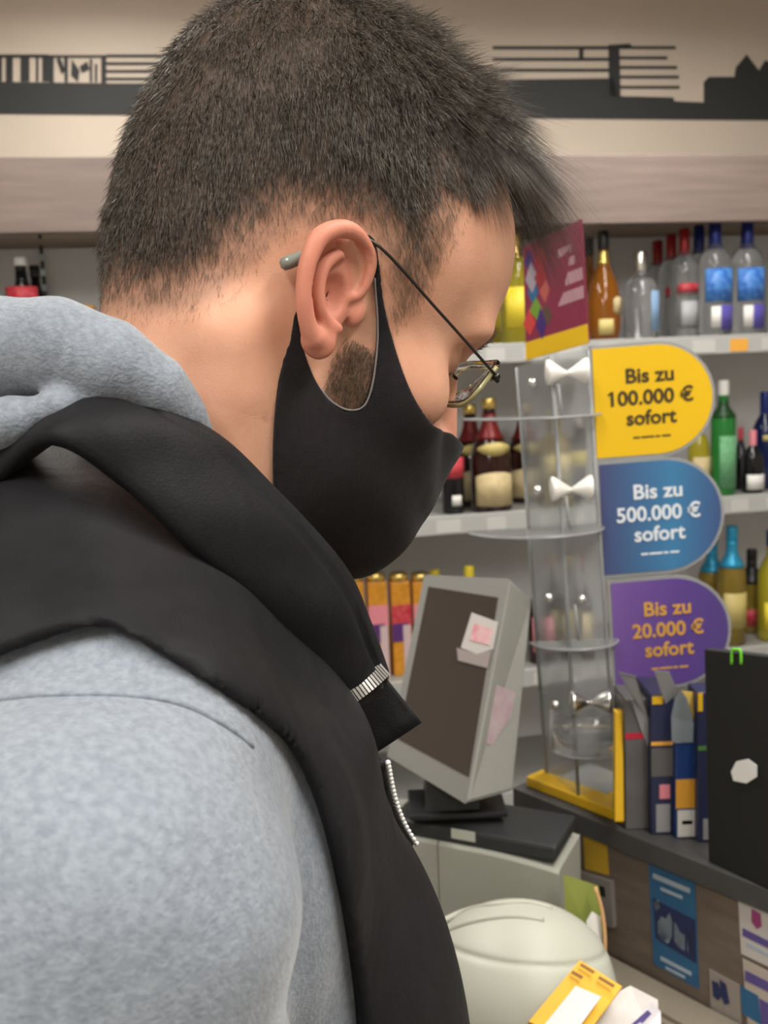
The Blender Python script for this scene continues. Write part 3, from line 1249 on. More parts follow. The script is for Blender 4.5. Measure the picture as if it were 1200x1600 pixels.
def sample_surface(n, fmask):
    tri = np.vstack([head_faces[:, [0, 1, 2]], head_faces[:, [0, 2, 3]]])
    c = head_local[tri].mean(1)
    tri = tri[fmask(c)]
    A, B, C = head_local[tri[:, 0]], head_local[tri[:, 1]], head_local[tri[:, 2]]
    ar = np.linalg.norm(np.cross(B - A, C - A), axis=1)
    k = rng.choice(len(tri), n, p=ar / ar.sum())
    u, v = rng.random(n), rng.random(n)
    fl = u + v > 1
    u[fl], v[fl] = 1 - u[fl], 1 - v[fl]
    p = A[k] + (B - A)[k] * u[:, None] + (C - A)[k] * v[:, None]
    nn = head_normals[tri[k, 0]]
    return p, nn / np.linalg.norm(nn, axis=1, keepdims=True)


def strands(name, root, d0, d1, length, radius, material, parent, pale=None):
    """root (n,3) head coordinates, d0 start direction, d1 end bend, three-sided tapering fibres"""
    n = len(root)
    t = np.array([0.0, 0.4, 0.75, 1.0])
    pts = root[:, None] + (d0[:, None] * t[None, :, None] + d1[:, None] * (t ** 2)[None, :, None]) * length[:, None, None]
    tang = d0 / np.linalg.norm(d0, axis=1, keepdims=True)
    a = np.cross(tang, rng.normal(size=(n, 3)))
    a /= np.linalg.norm(a, axis=1, keepdims=True)
    b = np.cross(tang, a)
    V = np.zeros((n, 10, 3))
    for i, s in enumerate((1.0, 0.9, 0.6)):
        for k in range(3):
            th = 2 * math.pi * k / 3
            V[:, i * 3 + k] = pts[:, i] + (a * math.cos(th) + b * math.sin(th)) * (radius * s)[:, None]
    V[:, 9] = pts[:, 3]
    f = []
    for i in (0, 1):
        for k in range(3):
            k2 = (k + 1) % 3
            f += [(i * 3 + k, i * 3 + k2, i * 3 + 3 + k2), (i * 3 + k, i * 3 + 3 + k2, i * 3 + 3 + k)]
    f += [(6, 7, 9), (7, 8, 9), (8, 6, 9)]
    F = (np.array(f)[None] + (np.arange(n) * 10)[:, None, None]).reshape(-1, 3)
    o = big_mesh(name, h2w(V.reshape(-1, 3)), F, material)
    if pale is not None:
        a_ = o.data.attributes.new('pale', 'FLOAT', 'POINT')
        a_.data.foreach_set('value', np.repeat(pale, 10).astype(np.float32)[:len(o.data.vertices)])
    put(o, person)
    o['kind'] = 'stuff'
    return o


HAIRM = mat('dark_brown_hair', (0.160, 0.130, 0.102), rough=0.33, spec=0.55, colour2=(0.024, 0.019, 0.015), nscale=420.0)
_nt = HAIRM.node_tree
_b = _nt.nodes['Principled BSDF']
_src = _b.inputs['Base Color'].links[0].from_socket
_at = _nt.nodes.new('ShaderNodeAttribute')
_at.attribute_name = 'pale'
_mx = _nt.nodes.new('ShaderNodeMix')
_mx.data_type = 'RGBA'
_nt.links.new(_at.outputs['Fac'], _mx.inputs[0])
_nt.links.new(_src, _mx.inputs[6])
_mx.inputs[7].default_value = (0.25, 0.175, 0.12, 1)
_nt.links.new(_mx.outputs[2], _b.inputs['Base Color'])
CROWN = np.array([-0.045, 0.045, 0.140])
up_l = np.array([0, 0, 1.0]) @ HM.astype(float)            # world up in head coordinates


def hair_mask(c):
    c = c.astype(np.float32)
    return (sd_poly2(c[:, 0], c[:, 2], hair_poly) < -0.0005) & (~((np.abs(c[:, 1]) > 0.055) & (np.abs(c[:, 0] - E_O[0]) < 0.04) & (c[:, 2] < 0.045) & ear_far(c)))


def ear_far(c):
    q = c.copy()
    q[:, 1] = np.abs(q[:, 1])
    return sd_skull(q) > 0.0022


NH = 84000
root, nn = sample_surface(NH, hair_mask)
r2, n2 = sample_surface(14000, lambda c: hair_mask(c) & (c[:, 0] > 0.025) & (c[:, 2] > 0.072))
root, nn = np.vstack([root, r2]), np.vstack([nn, n2])
NH = len(root)
dep = -sd_poly2(root[:, 0].astype(np.float32), root[:, 2].astype(np.float32), hair_poly)
side_b = sstep(root[:, 0], 0.0, 0.022) * (1 - sstep(root[:, 2], 0.040, 0.075)) * sstep(dep, 0.0, 0.007)
keep = rng.random(NH) < np.maximum(0.60 + 0.40 * sstep(dep, 0.0, 0.022), 0.80 * side_b)
side_b = side_b[keep]
root, nn, dep = root[keep], nn[keep], dep[keep]
n = len(root)
x, y, z = root.T
fade = sstep(dep, 0.0, 0.050)
front = sstep(x, 0.020, 0.066) * sstep(z, 0.066, 0.090)       # fringe
top = sstep(z, 0.085, 0.125) * sstep(x, -0.06, 0.02)
quiff = sstep(x, 0.0, 0.05) * sstep(z, 0.095, 0.120)
tem = sstep(x, 0.02, 0.05) * (1 - sstep(z, 0.06, 0.085))       # temples
away = root - CROWN
away -= nn * (away * nn).sum(1, keepdims=True)
away /= np.linalg.norm(away, axis=1, keepdims=True) + 1e-6
fw = np.array([1.0, 0, 0.0]) - nn * nn[:, :1]
fw /= np.linalg.norm(fw, axis=1, keepdims=True) + 1e-6
down = -up_l - nn * (nn @ -up_l)[:, None]
down /= np.linalg.norm(down, axis=1, keepdims=True) + 1e-6
back = sstep(-x, 0.0, 0.06)
dirv = away * (1 - 0.4 * back - 0.5 * front)[:, None] + down * (0.4 * back + 0.25 * tem)[:, None] + fw * (0.7 * front + 0.35 * top)[:, None]
# clumps: neighbouring strands lean alike
cell = np.floor(root / 0.0052).astype(int)
hsh = (cell[:, 0] * 73856093 ^ cell[:, 1] * 19349663 ^ cell[:, 2] * 83492791) % 4096
tab = rng.normal(size=(4096, 3))
dirv = dirv + tab[hsh] * (0.10 + 0.26 * top + 0.12 * front)[:, None] + rng.normal(size=(n, 3)) * 0.22
dirv /= np.linalg.norm(dirv, axis=1, keepdims=True)
lift = 0.14 + 0.16 * fade * (1 - 0.5 * back) + 0.42 * top + 0.60 * front + 0.25 * quiff
d0 = dirv * 0.75 + nn * lift[:, None]
d0 /= np.linalg.norm(d0, axis=1, keepdims=True)
length = (0.0032 + 0.0105 * fade * (1 - 0.35 * back) + 0.0095 * top + 0.031 * front + 0.0022 * side_b + 0.008 * quiff) * rng.uniform(0.65, 1.1, n)
bend = dirv * 0.25 - nn * (0.10 + 0.10 * fade)[:, None] + (-up_l)[None] * (0.08 + 1.05 * front)[:, None] + tab[(hsh * 7 + 3) % 4096] * (0.10 + 0.10 * top)[:, None]
hair = strands('hair', root - nn * 0.0004, d0, bend, length, rng.uniform(0.00011, 0.00019, n) * np.maximum(0.42 + 0.58 * fade, 0.62 * side_b), HAIRM, person, pale=np.clip(1.0 - sstep(dep, 0.0, 0.030), 0, 1) * 0.85 * (1 - sstep(z, 0.055, 0.075)))
hair['label'] = 'short dark brown hair with faded sides and longer fringe'

# ---- beard stubble and eyebrows
BEARDM = mat('brown_stubble', (0.27, 0.185, 0.125), rough=0.45, colour2=(0.10, 0.068, 0.047), nscale=500.0)


def beard_mask(c):
    c = c.astype(np.float32)
    return ((sd_poly2(c[:, 0], c[:, 2], beard1) < 0.001) | (sd_poly2(c[:, 0], c[:, 2], beard2) < 0.003)) & (c[:, 2] < -0.012) & ~ear_far(c)


root, nn = sample_surface(9000, beard_mask)
_r = root.astype(np.float32)
_w = np.maximum(sstep(-sd_poly2(_r[:, 0], _r[:, 2], beard1), -0.004, 0.011), 0.8 * sstep(-sd_poly2(_r[:, 0], _r[:, 2], beard2), -0.003, 0.012))
_k = rng.random(len(root)) < 0.12 + 0.88 * _w
root, nn = root[_k], nn[_k]
n = len(root)
dn = np.array([0.15, 0, -1.0]) - nn * (nn @ np.array([0.15, 0, -1.0]))[:, None]
dn = dn / np.linalg.norm(dn, axis=1, keepdims=True) + rng.normal(size=(n, 3)) * 0.3
d0 = dn * 0.8 + nn * 0.45
strands('beard', root, d0, dn * 0.2 - nn * 0.15, rng.uniform(0.002, 0.0055, n), rng.uniform(0.00007, 0.00012, n), BEARDM, person)


def brow_mask(c):
    return (np.abs(np.abs(c[:, 1]) - 0.026) < 0.016) & (np.abs(c[:, 2] - 0.024 - 0.004 * np.sin((np.abs(c[:, 1]) - 0.01) * 60)) < 0.0045) & (c[:, 0] > 0.055)


root, nn = sample_surface(420, brow_mask)
n = len(root)
sd = np.sign(root[:, 1])[:, None] * np.array([[0, 1.0, 0]])
dn = sd + np.array([[0, 0, 0.15]]) + rng.normal(size=(n, 3)) * 0.2
strands('eyebrows', root, dn * 0.8 + nn * 0.35, dn * 0.1 - nn * 0.2, rng.uniform(0.003, 0.006, n), rng.uniform(0.00006, 0.0001, n), BEARDM, person)
# ================================================================== the room
def plain_box(name, lo, hi, material, parent=None, bevel=0.0):
    return MB().box(np.array(lo), np.array(hi)).build(name, material, parent, bevel=bevel)


PLASTER = mat('cream_wall_paint', (0.60, 0.52, 0.435), rough=0.85, bump=0.15, bscale=160, noise=0.05, nscale=3)
ROOMW = mat('room_wall_paint', (0.62, 0.58, 0.52), rough=0.9, bump=0.1, bscale=120)
FLOORM = mat('grey_floor_tile', (0.32, 0.30, 0.28), rough=0.4, noise=0.15, nscale=6)
CEILM = mat('white_ceiling_panel', (0.75, 0.73, 0.70), rough=0.95, bump=0.2, bscale=300)
LAMPM = mat('lamp_diffuser', (1.0, 0.96, 0.90), rough=0.5, emit=6.0)
LAMPB = mat('lamp_housing', (0.8, 0.8, 0.8), rough=0.4)

# ---- shelf wall frame: x along the wall to the right, y into the wall, z up
SA = math.radians(10)
SX = np.array([math.cos(SA), math.sin(SA), 0])
SY = np.array([-math.sin(SA), math.cos(SA), 0])
SZ = np.array([0, 0, 1.0])
SO = np.array([0.0, 2.465, 0.0])
SHM = frame(SO, SX, SY, SZ)


def SL(px, py, yl):
    """pixel -> shelf-wall coordinates on the plane y = yl"""
    w = on_plane(px, py, SO + SY * yl, SY)
    r = w - SO
    return np.array([r @ SX, yl, r @ SZ])


WALL_Y = 0.46
struct(plain_box('floor', (-2.6, -1.6, -0.05), (2.8, 3.8, 0.0), FLOORM))
struct(plain_box('ceiling', (-2.6, -1.6, 2.75), (2.8, 3.8, 2.80), CEILM))
wb = MB().box(np.array([-2.6, WALL_Y, 0.0]), np.array([2.6, WALL_Y + 0.08, 2.75])).build('wall_back', PLASTER, mat_world=SHM)
struct(wb)
struct(plain_box('wall_left', (-2.6, -1.6, 0), (-2.5, 2.6, 2.75), ROOMW))
struct(plain_box('wall_right', (2.6, -1.6, 0), (2.7, 3.6, 2.75), ROOMW))
struct(plain_box('wall_front', (-2.6, -1.6, 0), (2.7, -1.5, 2.75), ROOMW))
for i, (lx, ly) in enumerate(((-0.5, -0.7), (0.75, 0.2), (0.75, 1.85), (-0.6, 1.85))):
    e = empty('ceiling_lamp', (lx, ly, 2.75))
    tag(e, 'long white fluorescent ceiling lamp', 'ceiling lamp', 'ceiling lamps over the shop')
    put(plain_box('housing', (lx - 0.15, ly - 0.68, 2.69), (lx + 0.15, ly + 0.68, 2.7499), LAMPB, bevel=0.006), e)
    put(plain_box('diffuser', (lx - 0.125, ly - 0.65, 2.672), (lx + 0.125, ly + 0.65, 2.6899), LAMPM), e)

# ---- skyline silhouette on the wall
DARKP = mat('charcoal_vinyl', (0.028, 0.030, 0.030), rough=0.7)
mb = MB()
yw = WALL_Y - 0.0025


def mural(poly):
    mb.prism([SL(a, b, yw) for a, b in poly], (0, 0.0024, 0))


def mrect(x0, y0, x1, y1):
    mural([(x0, y0), (x1, y0), (x1, y1), (x0, y1)])


mural([(-120, 126), (170, 130), (260, 130), (520, 128), (800, 124), (960, 122), (965, 150), (1052, 152), (1054, 158), (1100, 160), (1100, 128), (1108, 120), (1148, 120), (1150, 105), (1167, 85),
       (1186, 110), (1196, 94), (1215, 102), (1290, 102), (1290, 190), (1200, 188), (600, 183), (0, 178), (-120, 177)])
for x0, x1 in ((-40, -24), (-8, 3), (9, 20), (32, 46), (56, 60), (66, 76)):
    mrect(x0, 88, x1, 127)
mrect(-60, 85, 76, 90)
mrect(76, 86, 84, 128)
mrect(76, 86, 168, 90)
for p in ([(88, 92), (94, 90), (102, 110), (96, 116)], [(100, 90), (106, 90), (106, 128), (101, 128)], [(112, 92), (124, 110), (122, 128), (111, 118)], [(124, 104), (136, 96), (140, 108), (128, 114)],
          [(140, 92), (144, 92), (144, 128), (140, 128)], [(148, 100), (152, 100), (152, 128), (148, 128)], [(158, 90), (166, 90), (166, 132), (158, 132)]):
    mural(p)
for y in (85, 97, 109, 121):
    mrect(166, y, 300, y + 4.5)
for y, x1 in ((72, 955), (90, 955), (107, 955)):
    mrect(770, y, x1, y + 5)
mrect(905, 76, 912, 94)
mural([(951, 70), (985, 68), (988, 74), (968, 76), (970, 152), (952, 150)])
for y, x1 in ((72, 1056), (88, 1043), (103, 1058), (118, 1061), (134, 1062)):
    mrect(966, y, x1, y + 4.5)
sk = mb.build('skyline_mural', DARKP, mat_world=SHM)
tag(sk, 'black city skyline silhouette painted along the cream wall', 'wall mural')

# ---- shelving
SHELFM = mat('grey_shelf_metal', (0.36, 0.36, 0.345), rough=0.38, metal=0.25, noise=0.06, nscale=8)
BACKM = mat('grey_back_panel', (0.78, 0.78, 0.79), rough=0.5, noise=0.06, nscale=5)
WOODM = mat('pale_wood_fascia', (0.235, 0.180, 0.158), rough=0.6, colour2=(0.19, 0.146, 0.130), nscale=4, stretch=(1, 8, 14))
STRIPM = mat('price_strip_plastic', (0.46, 0.47, 0.46), rough=0.25, coat=0.4)
LABELW = mat('white_paper', (0.80, 0.79, 0.76), rough=0.8)
PRICEW = mat('price_card', (0.56, 0.56, 0.54), rough=0.6)
ORANGE = mat('orange_tag', (0.85, 0.42, 0.06), rough=0.6)
Z1, Z2, Z3 = SL(1100, 527, 0.0)[2], SL(1100, 779, 0.0)[2], SL(1100, 1018, 0.0)[2]
ZF0, ZF1 = SL(600, 356, -0.02)[2], SL(600, 244, -0.02)[2]
su = empty('shelf_unit', SO)
su.matrix_world = SHM
bpy.context.view_layer.update()
tag(su, 'grey metal wall shelving holding liquor bottles under a wooden fascia', 'shelf')


def spart(name, lo, hi, m, parent=su, bevel=0.0):
    return MB().box(np.array(lo), np.array(hi)).build(name, m, parent, bevel=bevel)


spart('back_panel', (-1.6, 0.38, 0.08), (1.9, 0.40, ZF0 + 0.02), BACKM)
spart('fascia', (-1.6, -0.03, ZF0), (1.9, 0.0, ZF1), WOODM, bevel=0.003)
spart('canopy', (-1.6, 0.0, ZF1 - 0.03), (1.9, 0.40, ZF1), WOODM)
spart('upright', (-1.62, 0.0, 0.0), (-1.60, 0.40, ZF1), SHELFM)
spart('upright', (1.90, 0.0, 0.0), (1.92, 0.40, ZF1), SHELFM)
spart('base_plinth', (-1.6, 0.02, 0.0), (1.9, 0.38, 0.12), SHELFM)
for k, (z, t) in enumerate(((Z1, 0.030), (Z2, 0.030), (Z3, 0.030), (0.45, 0.03))):
    spart('shelf_board', (-1.6, 0.0, z - t), (1.9, 0.38, z), SHELFM, bevel=0.002)
    st = spart('price_strip', (-1.6, -0.014, z - 0.046), (1.9, -0.0005, z + 0.004), STRIPM, bevel=0.002)
    for j in range(14):
        x = -0.2 + j * 0.115 + 0.02 * math.sin(j * 5.1 + k)
        w = 0.052 if j % 3 else 0.066
        MB().box(np.array([x, -0.0155, z - 0.041]), np.array([x + w, -0.0142, z - 0.008])).build('price_label', ORANGE if (j + k) % 7 == 3 else PRICEW, st)
for x in (SL(68, 430, 0.36)[0],):
    mb = MB().box(np.array([x - 0.007, 0.36, Z1]), np.array([x + 0.007, 0.3799, ZF0]))
    rl = mb.build('slotted_rail', mat('rail_metal', (0.55, 0.57, 0.60), rough=0.35, metal=0.6), su)
    for j in range(9):
        MB().box(np.array([x - 0.0045, 0.358, Z1 + 0.02 + j * 0.04]), np.array([x + 0.0045, 0.3605, Z1 + 0.042 + j * 0.04])).build('slot', DARKP, rl)

# ---- bottles
def glass(name, col, rough=0.06, trans=0.75):
    return mat(name, col, rough=rough, trans=trans, ior=1.33, coat=0.3)


def arc_shell(r, z0, z1, a0, a1, seg=16, yscale=1.0, t=0.0007, top_arch=0.0):
    """curved label facing -y; angles in degrees from the -y direction"""
    mb = MB()
    bm = mb.bm
    rows = []
    for i in range(seg + 1):
        a = math.radians(a0 + (a1 - a0) * i / seg)
        u = 2 * i / seg - 1
        zt = z1 - top_arch * u * u
        zb = z0 + (top_arch * u * u if top_arch and z1 - z0 < 0.05 else 0)
        rows.append([bm.verts.new((math.sin(a) * rr, -math.cos(a) * rr, z)) for rr in (r, r + t) for z in (zb, zt)])
    for A, B in zip(rows[:-1], rows[1:]):
        for f in ((0, 1), (1, 3), (3, 2), (2, 0)):
            bm.faces.new((A[f[0]], A[f[1]], B[f[1]], B[f[0]]))
    bm.faces.new([rows[0][k] for k in (0, 2, 3, 1)])
    bm.faces.new([rows[-1][k] for k in (0, 1, 3, 2)])
    return mb


def bottle(px, ptop, pbase, yl, shelf_z, R, shape, gmat, capmat, label, cat_label, labels=(), cap_h=0.18, group=None, neck_foil=None, name='liquor_bottle'):
    """a bottle standing on a shelf; px of its axis, rows of its top and base in the photograph"""
    top = SL(px, ptop, yl)
    H = top[2] - shelf_z
    mid = SL(px, (ptop + pbase) / 2, yl)
    e = empty(name)
    e.matrix_world = SHM @ Matrix.Translation((mid[0], yl, shelf_z))
    bpy.context.view_layer.update()
    tag(e, label, 'bottle', group)
    prof = {'vodka': [(0.80, 0), (0.98, 0.015), (1, 0.05), (1, 0.60), (0.96, 0.66), (0.80, 0.72), (0.48, 0.77), (0.36, 0.80), (0.34, 0.84)],
            'round': [(0.85, 0), (1, 0.02), (1, 0.50), (0.93, 0.60), (0.72, 0.68), (0.40, 0.73), (0.30, 0.77), (0.30, 0.86)],
            'cognac': [(0.62, 0), (0.80, 0.02), (0.95, 0.12), (1, 0.26), (0.95, 0.40), (0.78, 0.53), (0.50, 0.64), (0.34, 0.72), (0.30, 0.80), (0.30, 0.86)],
            'liqueur': [(0.85, 0), (1, 0.02), (1, 0.42), (0.96, 0.50), (0.76, 0.60), (0.48, 0.70), (0.34, 0.78), (0.30, 0.88)],
            'wine': [(0.85, 0), (1, 0.02), (1, 0.55), (0.95, 0.62), (0.70, 0.70), (0.42, 0.76), (0.36, 0.80), (0.36, 0.90)],
            'gin': [(0.9, 0), (1, 0.02), (1, 0.66), (0.90, 0.70), (0.55, 0.75), (0.40, 0.78), (0.40, 0.84)]}[shape]
    zc = prof[-1][1]
    body_ = MB().lathe([(r * R, z * H) for r, z in prof], 24).build('glass_body', gmat, e, smooth=True)
    rn = prof[-1][0] * R * 1.12
    c0 = 1 - cap_h
    MB().lathe([(rn * 0.97, c0 * H), (rn, c0 * H + 0.002), (rn, H * 0.985), (rn * 0.9, H)], 18).build('cap', capmat, e, smooth=True)
    if c0 > zc:
        MB().lathe([(prof[-1][0] * R, (zc - 0.02) * H), (prof[-1][0] * R, (c0 + 0.01) * H)], 18).build('neck', gmat, e, smooth=True)
    if neck_foil:
        m_, z0_, z1_ = neck_foil
        zs_ = [z for r, z in prof]
        rs_ = [r for r, z in prof]
        zz = np.linspace(z0_, z1_, 8)
        MB().lathe([(float(np.interp(z, zs_, rs_)) * R * 1.05 + 0.0008, z * H) for z in zz], 18).build('neck_foil', m_, e, smooth=True)
    zs_ = [z for r, z in prof]
    rs_ = [r for r, z in prof]
    for (lm, z0_, z1_, a0, a1, arch) in labels:
        r_ = R * max(float(np.interp(z0_, zs_, rs_)), float(np.interp(z1_, zs_, rs_))) + 0.0006
        arc_shell(r_, z0_ * H, z1_ * H, a0, a1, top_arch=arch).build('label', lm, e, smooth=True)
    return e


BLUEF = mat('cobalt_foil', (0.02, 0.035, 0.22), rough=0.3, metal=0.3)
REDF = mat('red_foil', (0.36, 0.02, 0.02), rough=0.3, metal=0.2)
BLACKC = mat('black_cap', (0.015, 0.016, 0.018), rough=0.35)
SILVC = mat('silver_cap', (0.75, 0.75, 0.73), rough=0.2, metal=1.0)
GOLDC = mat('gold_cap', (0.72, 0.52, 0.16), rough=0.25, metal=0.9)
WHITEC = mat('white_cap', (0.8, 0.8, 0.78), rough=0.4)
CYANF = mat('cyan_foil', (0.03, 0.32, 0.55), rough=0.35, metal=0.3)
CLEARG = glass('clear_glass', (0.86, 0.88, 0.89), 0.04, 0.92)
AMBERG = glass('amber_glass', (0.48, 0.17, 0.015), 0.05, 0.65)
GREENG = glass('green_glass', (0.03, 0.28, 0.05), 0.08, 0.45)
DARKG = glass('dark_glass', (0.035, 0.010, 0.008), 0.08, 0.3)
BLACKG = glass('black_glass', (0.010, 0.010, 0.012), 0.08, 0.1)
YELG = glass('yellow_glass', (0.60, 0.52, 0.04), 0.06, 0.6)
OLIVEG = glass('gold_wine_glass', (0.42, 0.30, 0.05), 0.06, 0.6)
NAVYG = glass('navy_glass', (0.012, 0.02, 0.09), 0.08, 0.2)
L_BLUE = mat('blue_label', (0.02, 0.10, 0.46), rough=0.45, colour2=(0.10, 0.30, 0.68), nscale=60)
L_INDIGO = mat('indigo_label', (0.10, 0.08, 0.38), rough=0.5)
L_CREAM = mat('cream_label', (0.62, 0.50, 0.27), rough=0.6, noise=0.2, nscale=50)
L_GOLD = mat('gold_label', (0.55, 0.45, 0.16), rough=0.5)
L_RED = mat('red_label', (0.50, 0.02, 0.05), rough=0.5, colour2=(0.62, 0.10, 0.10), nscale=70)
L_WHITE = mat('white_label', (0.72, 0.71, 0.68), rough=0.6)
L_GREEN = mat('pale_green_label', (0.16, 0.40, 0.20), rough=0.6, colour2=(0.10, 0.30, 0.14), nscale=90)
L_YEL = mat('yellow_label', (0.75, 0.60, 0.04), rough=0.5)
L_PINK = mat('pink_label', (0.75, 0.25, 0.30), rough=0.6)
L_SILV = mat('grey_label', (0.45, 0.46, 0.48), rough=0.5)
L_LBLUE = mat('light_blue_label', (0.25, 0.40, 0.62), rough=0.5)

# top shelf
vod_l = ((L_BLUE, 0.30, 0.58, -62, 62, 0.0), (L_INDIGO, 0.06, 0.27, -8, 62, 0.0), (L_WHITE, 0.08, 0.26, -40, -8, 0.0))
for i, (px, t) in enumerate(((1117, 343), (1167, 343), (1222, 345))):
    bottle(px, t, 518, 0.055, Z1, 0.0445, 'vodka', CLEARG, BLUEF, 'clear vodka bottle with cobalt cap and blue label ' + ('next to the red-capped bottles', 'standing between two of its kind', 'at the row end')[i], '', vod_l, 0.26, 'vodka bottles with cobalt caps')
bottle(1092, 352, 515, 0.15, Z1, 0.040, 'vodka', CLEARG, BLUEF, 'clear vodka bottle with cobalt cap hidden behind the front row on top shelf', '', vod_l, 0.26)
red_l = ((L_RED, 0.42, 0.50, -50, 50, 0.0), (L_SILV, 0.12, 0.34, -40, 40, 0.0))
for px, t, yl in ((1069, 357, 0.10), (1049, 366, 0.19), (1028, 376, 0.28)):
    bottle(px, t, 515, yl, Z1, 0.038, 'vodka', CLEARG, REDF, 'clear spirit bottle with red cap, ' + {0.10: 'foremost of its file next to the cobalt caps', 0.19: 'middle of its file on the top shelf', 0.28: 'rearmost of its file by the back panel'}[yl], '', red_l, 0.25, 'bottles with red caps')
bottle(1001, 394, 522, 0.06, Z1, 0.047, 'round', CLEARG, SILVC, 'squat clear bottle with silver stopper on the top shelf', '', ((L_LBLUE, 0.10, 0.55, 10, 60, 0.0),), 0.22)
bottle(943, 361, 522, 0.06, Z1, 0.046, 'cognac', AMBERG, BLACKC, 'amber brandy bottle with black cap and round emblem on the top shelf', '', ((L_CREAM, 0.24, 0.40, 10, 55, 0.008), (L_GOLD, 0.06, 0.20, -40, 10, 0.0)), 0.17,
       neck_foil=(GOLDC, 0.70, 0.82))
bottle(921, 372, 522, 0.18, Z1, 0.040, 'cognac', AMBERG, BLACKC, 'amber brandy bottle with black cap behind the maroon card', '', (), 0.17)
bottle(806, 352, 545, 0.055, Z1, 0.042, 'wine', YELG, GOLDC, 'yellow liqueur bottle with gold cap beside the bowed forehead', '', ((L_YEL, 0.14, 0.48, -60, 60, 0.0),), 0.14, neck_foil=(GOLDC, 0.72, 0.88))
bottle(787, 372, 545, 0.20, Z1, 0.040, 'wine', YELG, SILVC, 'yellow liqueur bottle with silver cap behind the gold-capped one', '', ((L_YEL, 0.14, 0.48, -60, 60, 0.0),), 0.14)
bottle(38, 402, 560, 0.10, Z1, 0.045, 'liqueur', BLACKG, WHITEC, 'black bottle with red label and white cap behind the grey hood', '', ((L_RED, 0.54, 0.72, -70, 70, 0.0), (L_CREAM, 0.44, 0.53, -10, 50, 0.0)), 0.08)
bottle(-14, 432, 562, 0.10, Z1, 0.036, 'wine', GREENG, GREENG, 'small green bottle behind the grey hood', '', (), 0.12)
bottle(60, 415, 560, 0.24, Z1, 0.040, 'liqueur', BLACKG, BLACKC, 'black bottle standing by the slotted rail behind the hood', '', (), 0.12)

# middle shelf
mon_l = ((L_CREAM, 0.06, 0.36, -62, 62, 0.012), (L_GOLD, 0.50, 0.62, -55, 55, 0.016))
red_neck = (mat('dark_red_foil', (0.16, 0.012, 0.012), rough=0.35, metal=0.2), 0.64, 0.86)
for px, t, yl, lb in ((766, 622, 0.055, 'dark liqueur bottle with cream arched label and gold cap, foremost under the glasses'), (820, 630, 0.19, 'dark liqueur bottle with cream arched label standing behind the clear display'),
                      (736, 632, 0.20, 'dark liqueur bottle with cream arched label in second row beside red-label bottle')):
    bottle(px, t, 803, yl, Z2, 0.056, 'liqueur', DARKG, GOLDC, lb, '', mon_l, 0.09, neck_foil=red_neck)
bottle(707, 668, 806, 0.055, Z2, 0.030, 'gin', BLACKG, BLACKC, 'black bottle with red label next to the dark liqueur bottles', '', ((L_RED, 0.42, 0.66, -60, 60, 0.0), (L_WHITE, 0.10, 0.22, -20, 30, 0.0)), 0.14)
bottle(868, 640, 800, 0.06, Z2, 0.042, 'gin', OLIVEG, GOLDC, 'golden bottle with gold label behind the clear display', '', ((L_GOLD, 0.30, 0.55, -60, 60, 0.0),), 0.14)
bottle(905, 650, 798, 0.16, Z2, 0.040, 'gin', BLACKG, SILVC, 'black bottle with gold label behind the clear display', '', ((L_YEL, 0.42, 0.60, -60, 60, 0.0),), 0.14)
bottle(1092, 640, 752, 0.09, Z2, 0.030, 'round', YELG, GOLDC, 'small yellow bottle beside the tall green bottle', '', ((L_CREAM, 0.1, 0.45, -60, 60, 0.0),), 0.16)
bottle(1130, 594, 752, 0.055, Z2, 0.034, 'gin', GREENG, WHITEC, 'tall green gin bottle with white cap on the middle shelf', '', ((L_GREEN, 0.06, 0.52, -45, 60, 0.0),), 0.13,
       neck_foil=(mat('deep_green_foil', (0.01, 0.05, 0.012), rough=0.4), 0.68, 0.82))
bottle(1157, 668, 752, 0.14, Z2, 0.022, 'liqueur', BLACKG, L_RED, 'small black bottle with red cap right beside the green bottle', '', (), 0.2)
bottle(1176, 672, 758, 0.055, Z2, 0.030, 'round', BLACKG, L_PINK, 'small black bottle with pink cap and white label on the middle shelf', '', ((L_WHITE, 0.06, 0.30, -60, 60, 0.0),), 0.34)
bottle(1195, 612, 752, 0.12, Z2, 0.036, 'wine', NAVYG, BLUEF, 'tall navy bottle at the end of the middle shelf', '', ((L_GOLD, 0.50, 0.56, -40, 40, 0.0),), 0.22)

# lower shelf
foil = (CYANF, 0.66, 0.88)
bottle(1143, 822, 1008, 0.055, Z3, 0.040, 'wine', OLIVEG, CYANF, 'golden sparkling wine with cyan foil neck beside the purple sign', '', ((L_GOLD, 0.15, 0.45, -60, 60, 0.0),), 0.12, neck_foil=foil)
bottle(1112, 840, 1010, 0.16, Z3, 0.040, 'wine', OLIVEG, CYANF, 'golden sparkling wine with cyan foil neck in the second row', '', ((L_GREEN, 0.15, 0.45, -60, 60, 0.0),), 0.12, neck_foil=foil)
bottle(1174, 858, 1008, 0.15, Z3, 0.038, 'wine', OLIVEG, BLACKC, 'amber wine bottle with wide black neck wrap on the lower shelf', '', ((L_RED, 0.10, 0.30, -60, 60, 0.0),), 0.14, neck_foil=(BLACKC, 0.60, 0.88))
bottle(1205, 828, 1006, 0.055, Z3, 0.038, 'wine', YELG, BLUEF, 'pale yellow wine bottle with blue cap on the lower shelf', '', ((L_YEL, 0.10, 0.36, -60, 60, 0.0),), 0.14)
bottle(735, 884, 1045, 0.055, Z3, 0.034, 'wine', GREENG, L_YEL, 'green bottle with yellow cap above the tilted screen', '', (), 0.12)
bottle(682, 890, 1048, 0.12, Z3, 0.034, 'wine', GREENG, L_YEL, 'green bottle with yellow cap over the upper left screen corner', '', (), 0.10)
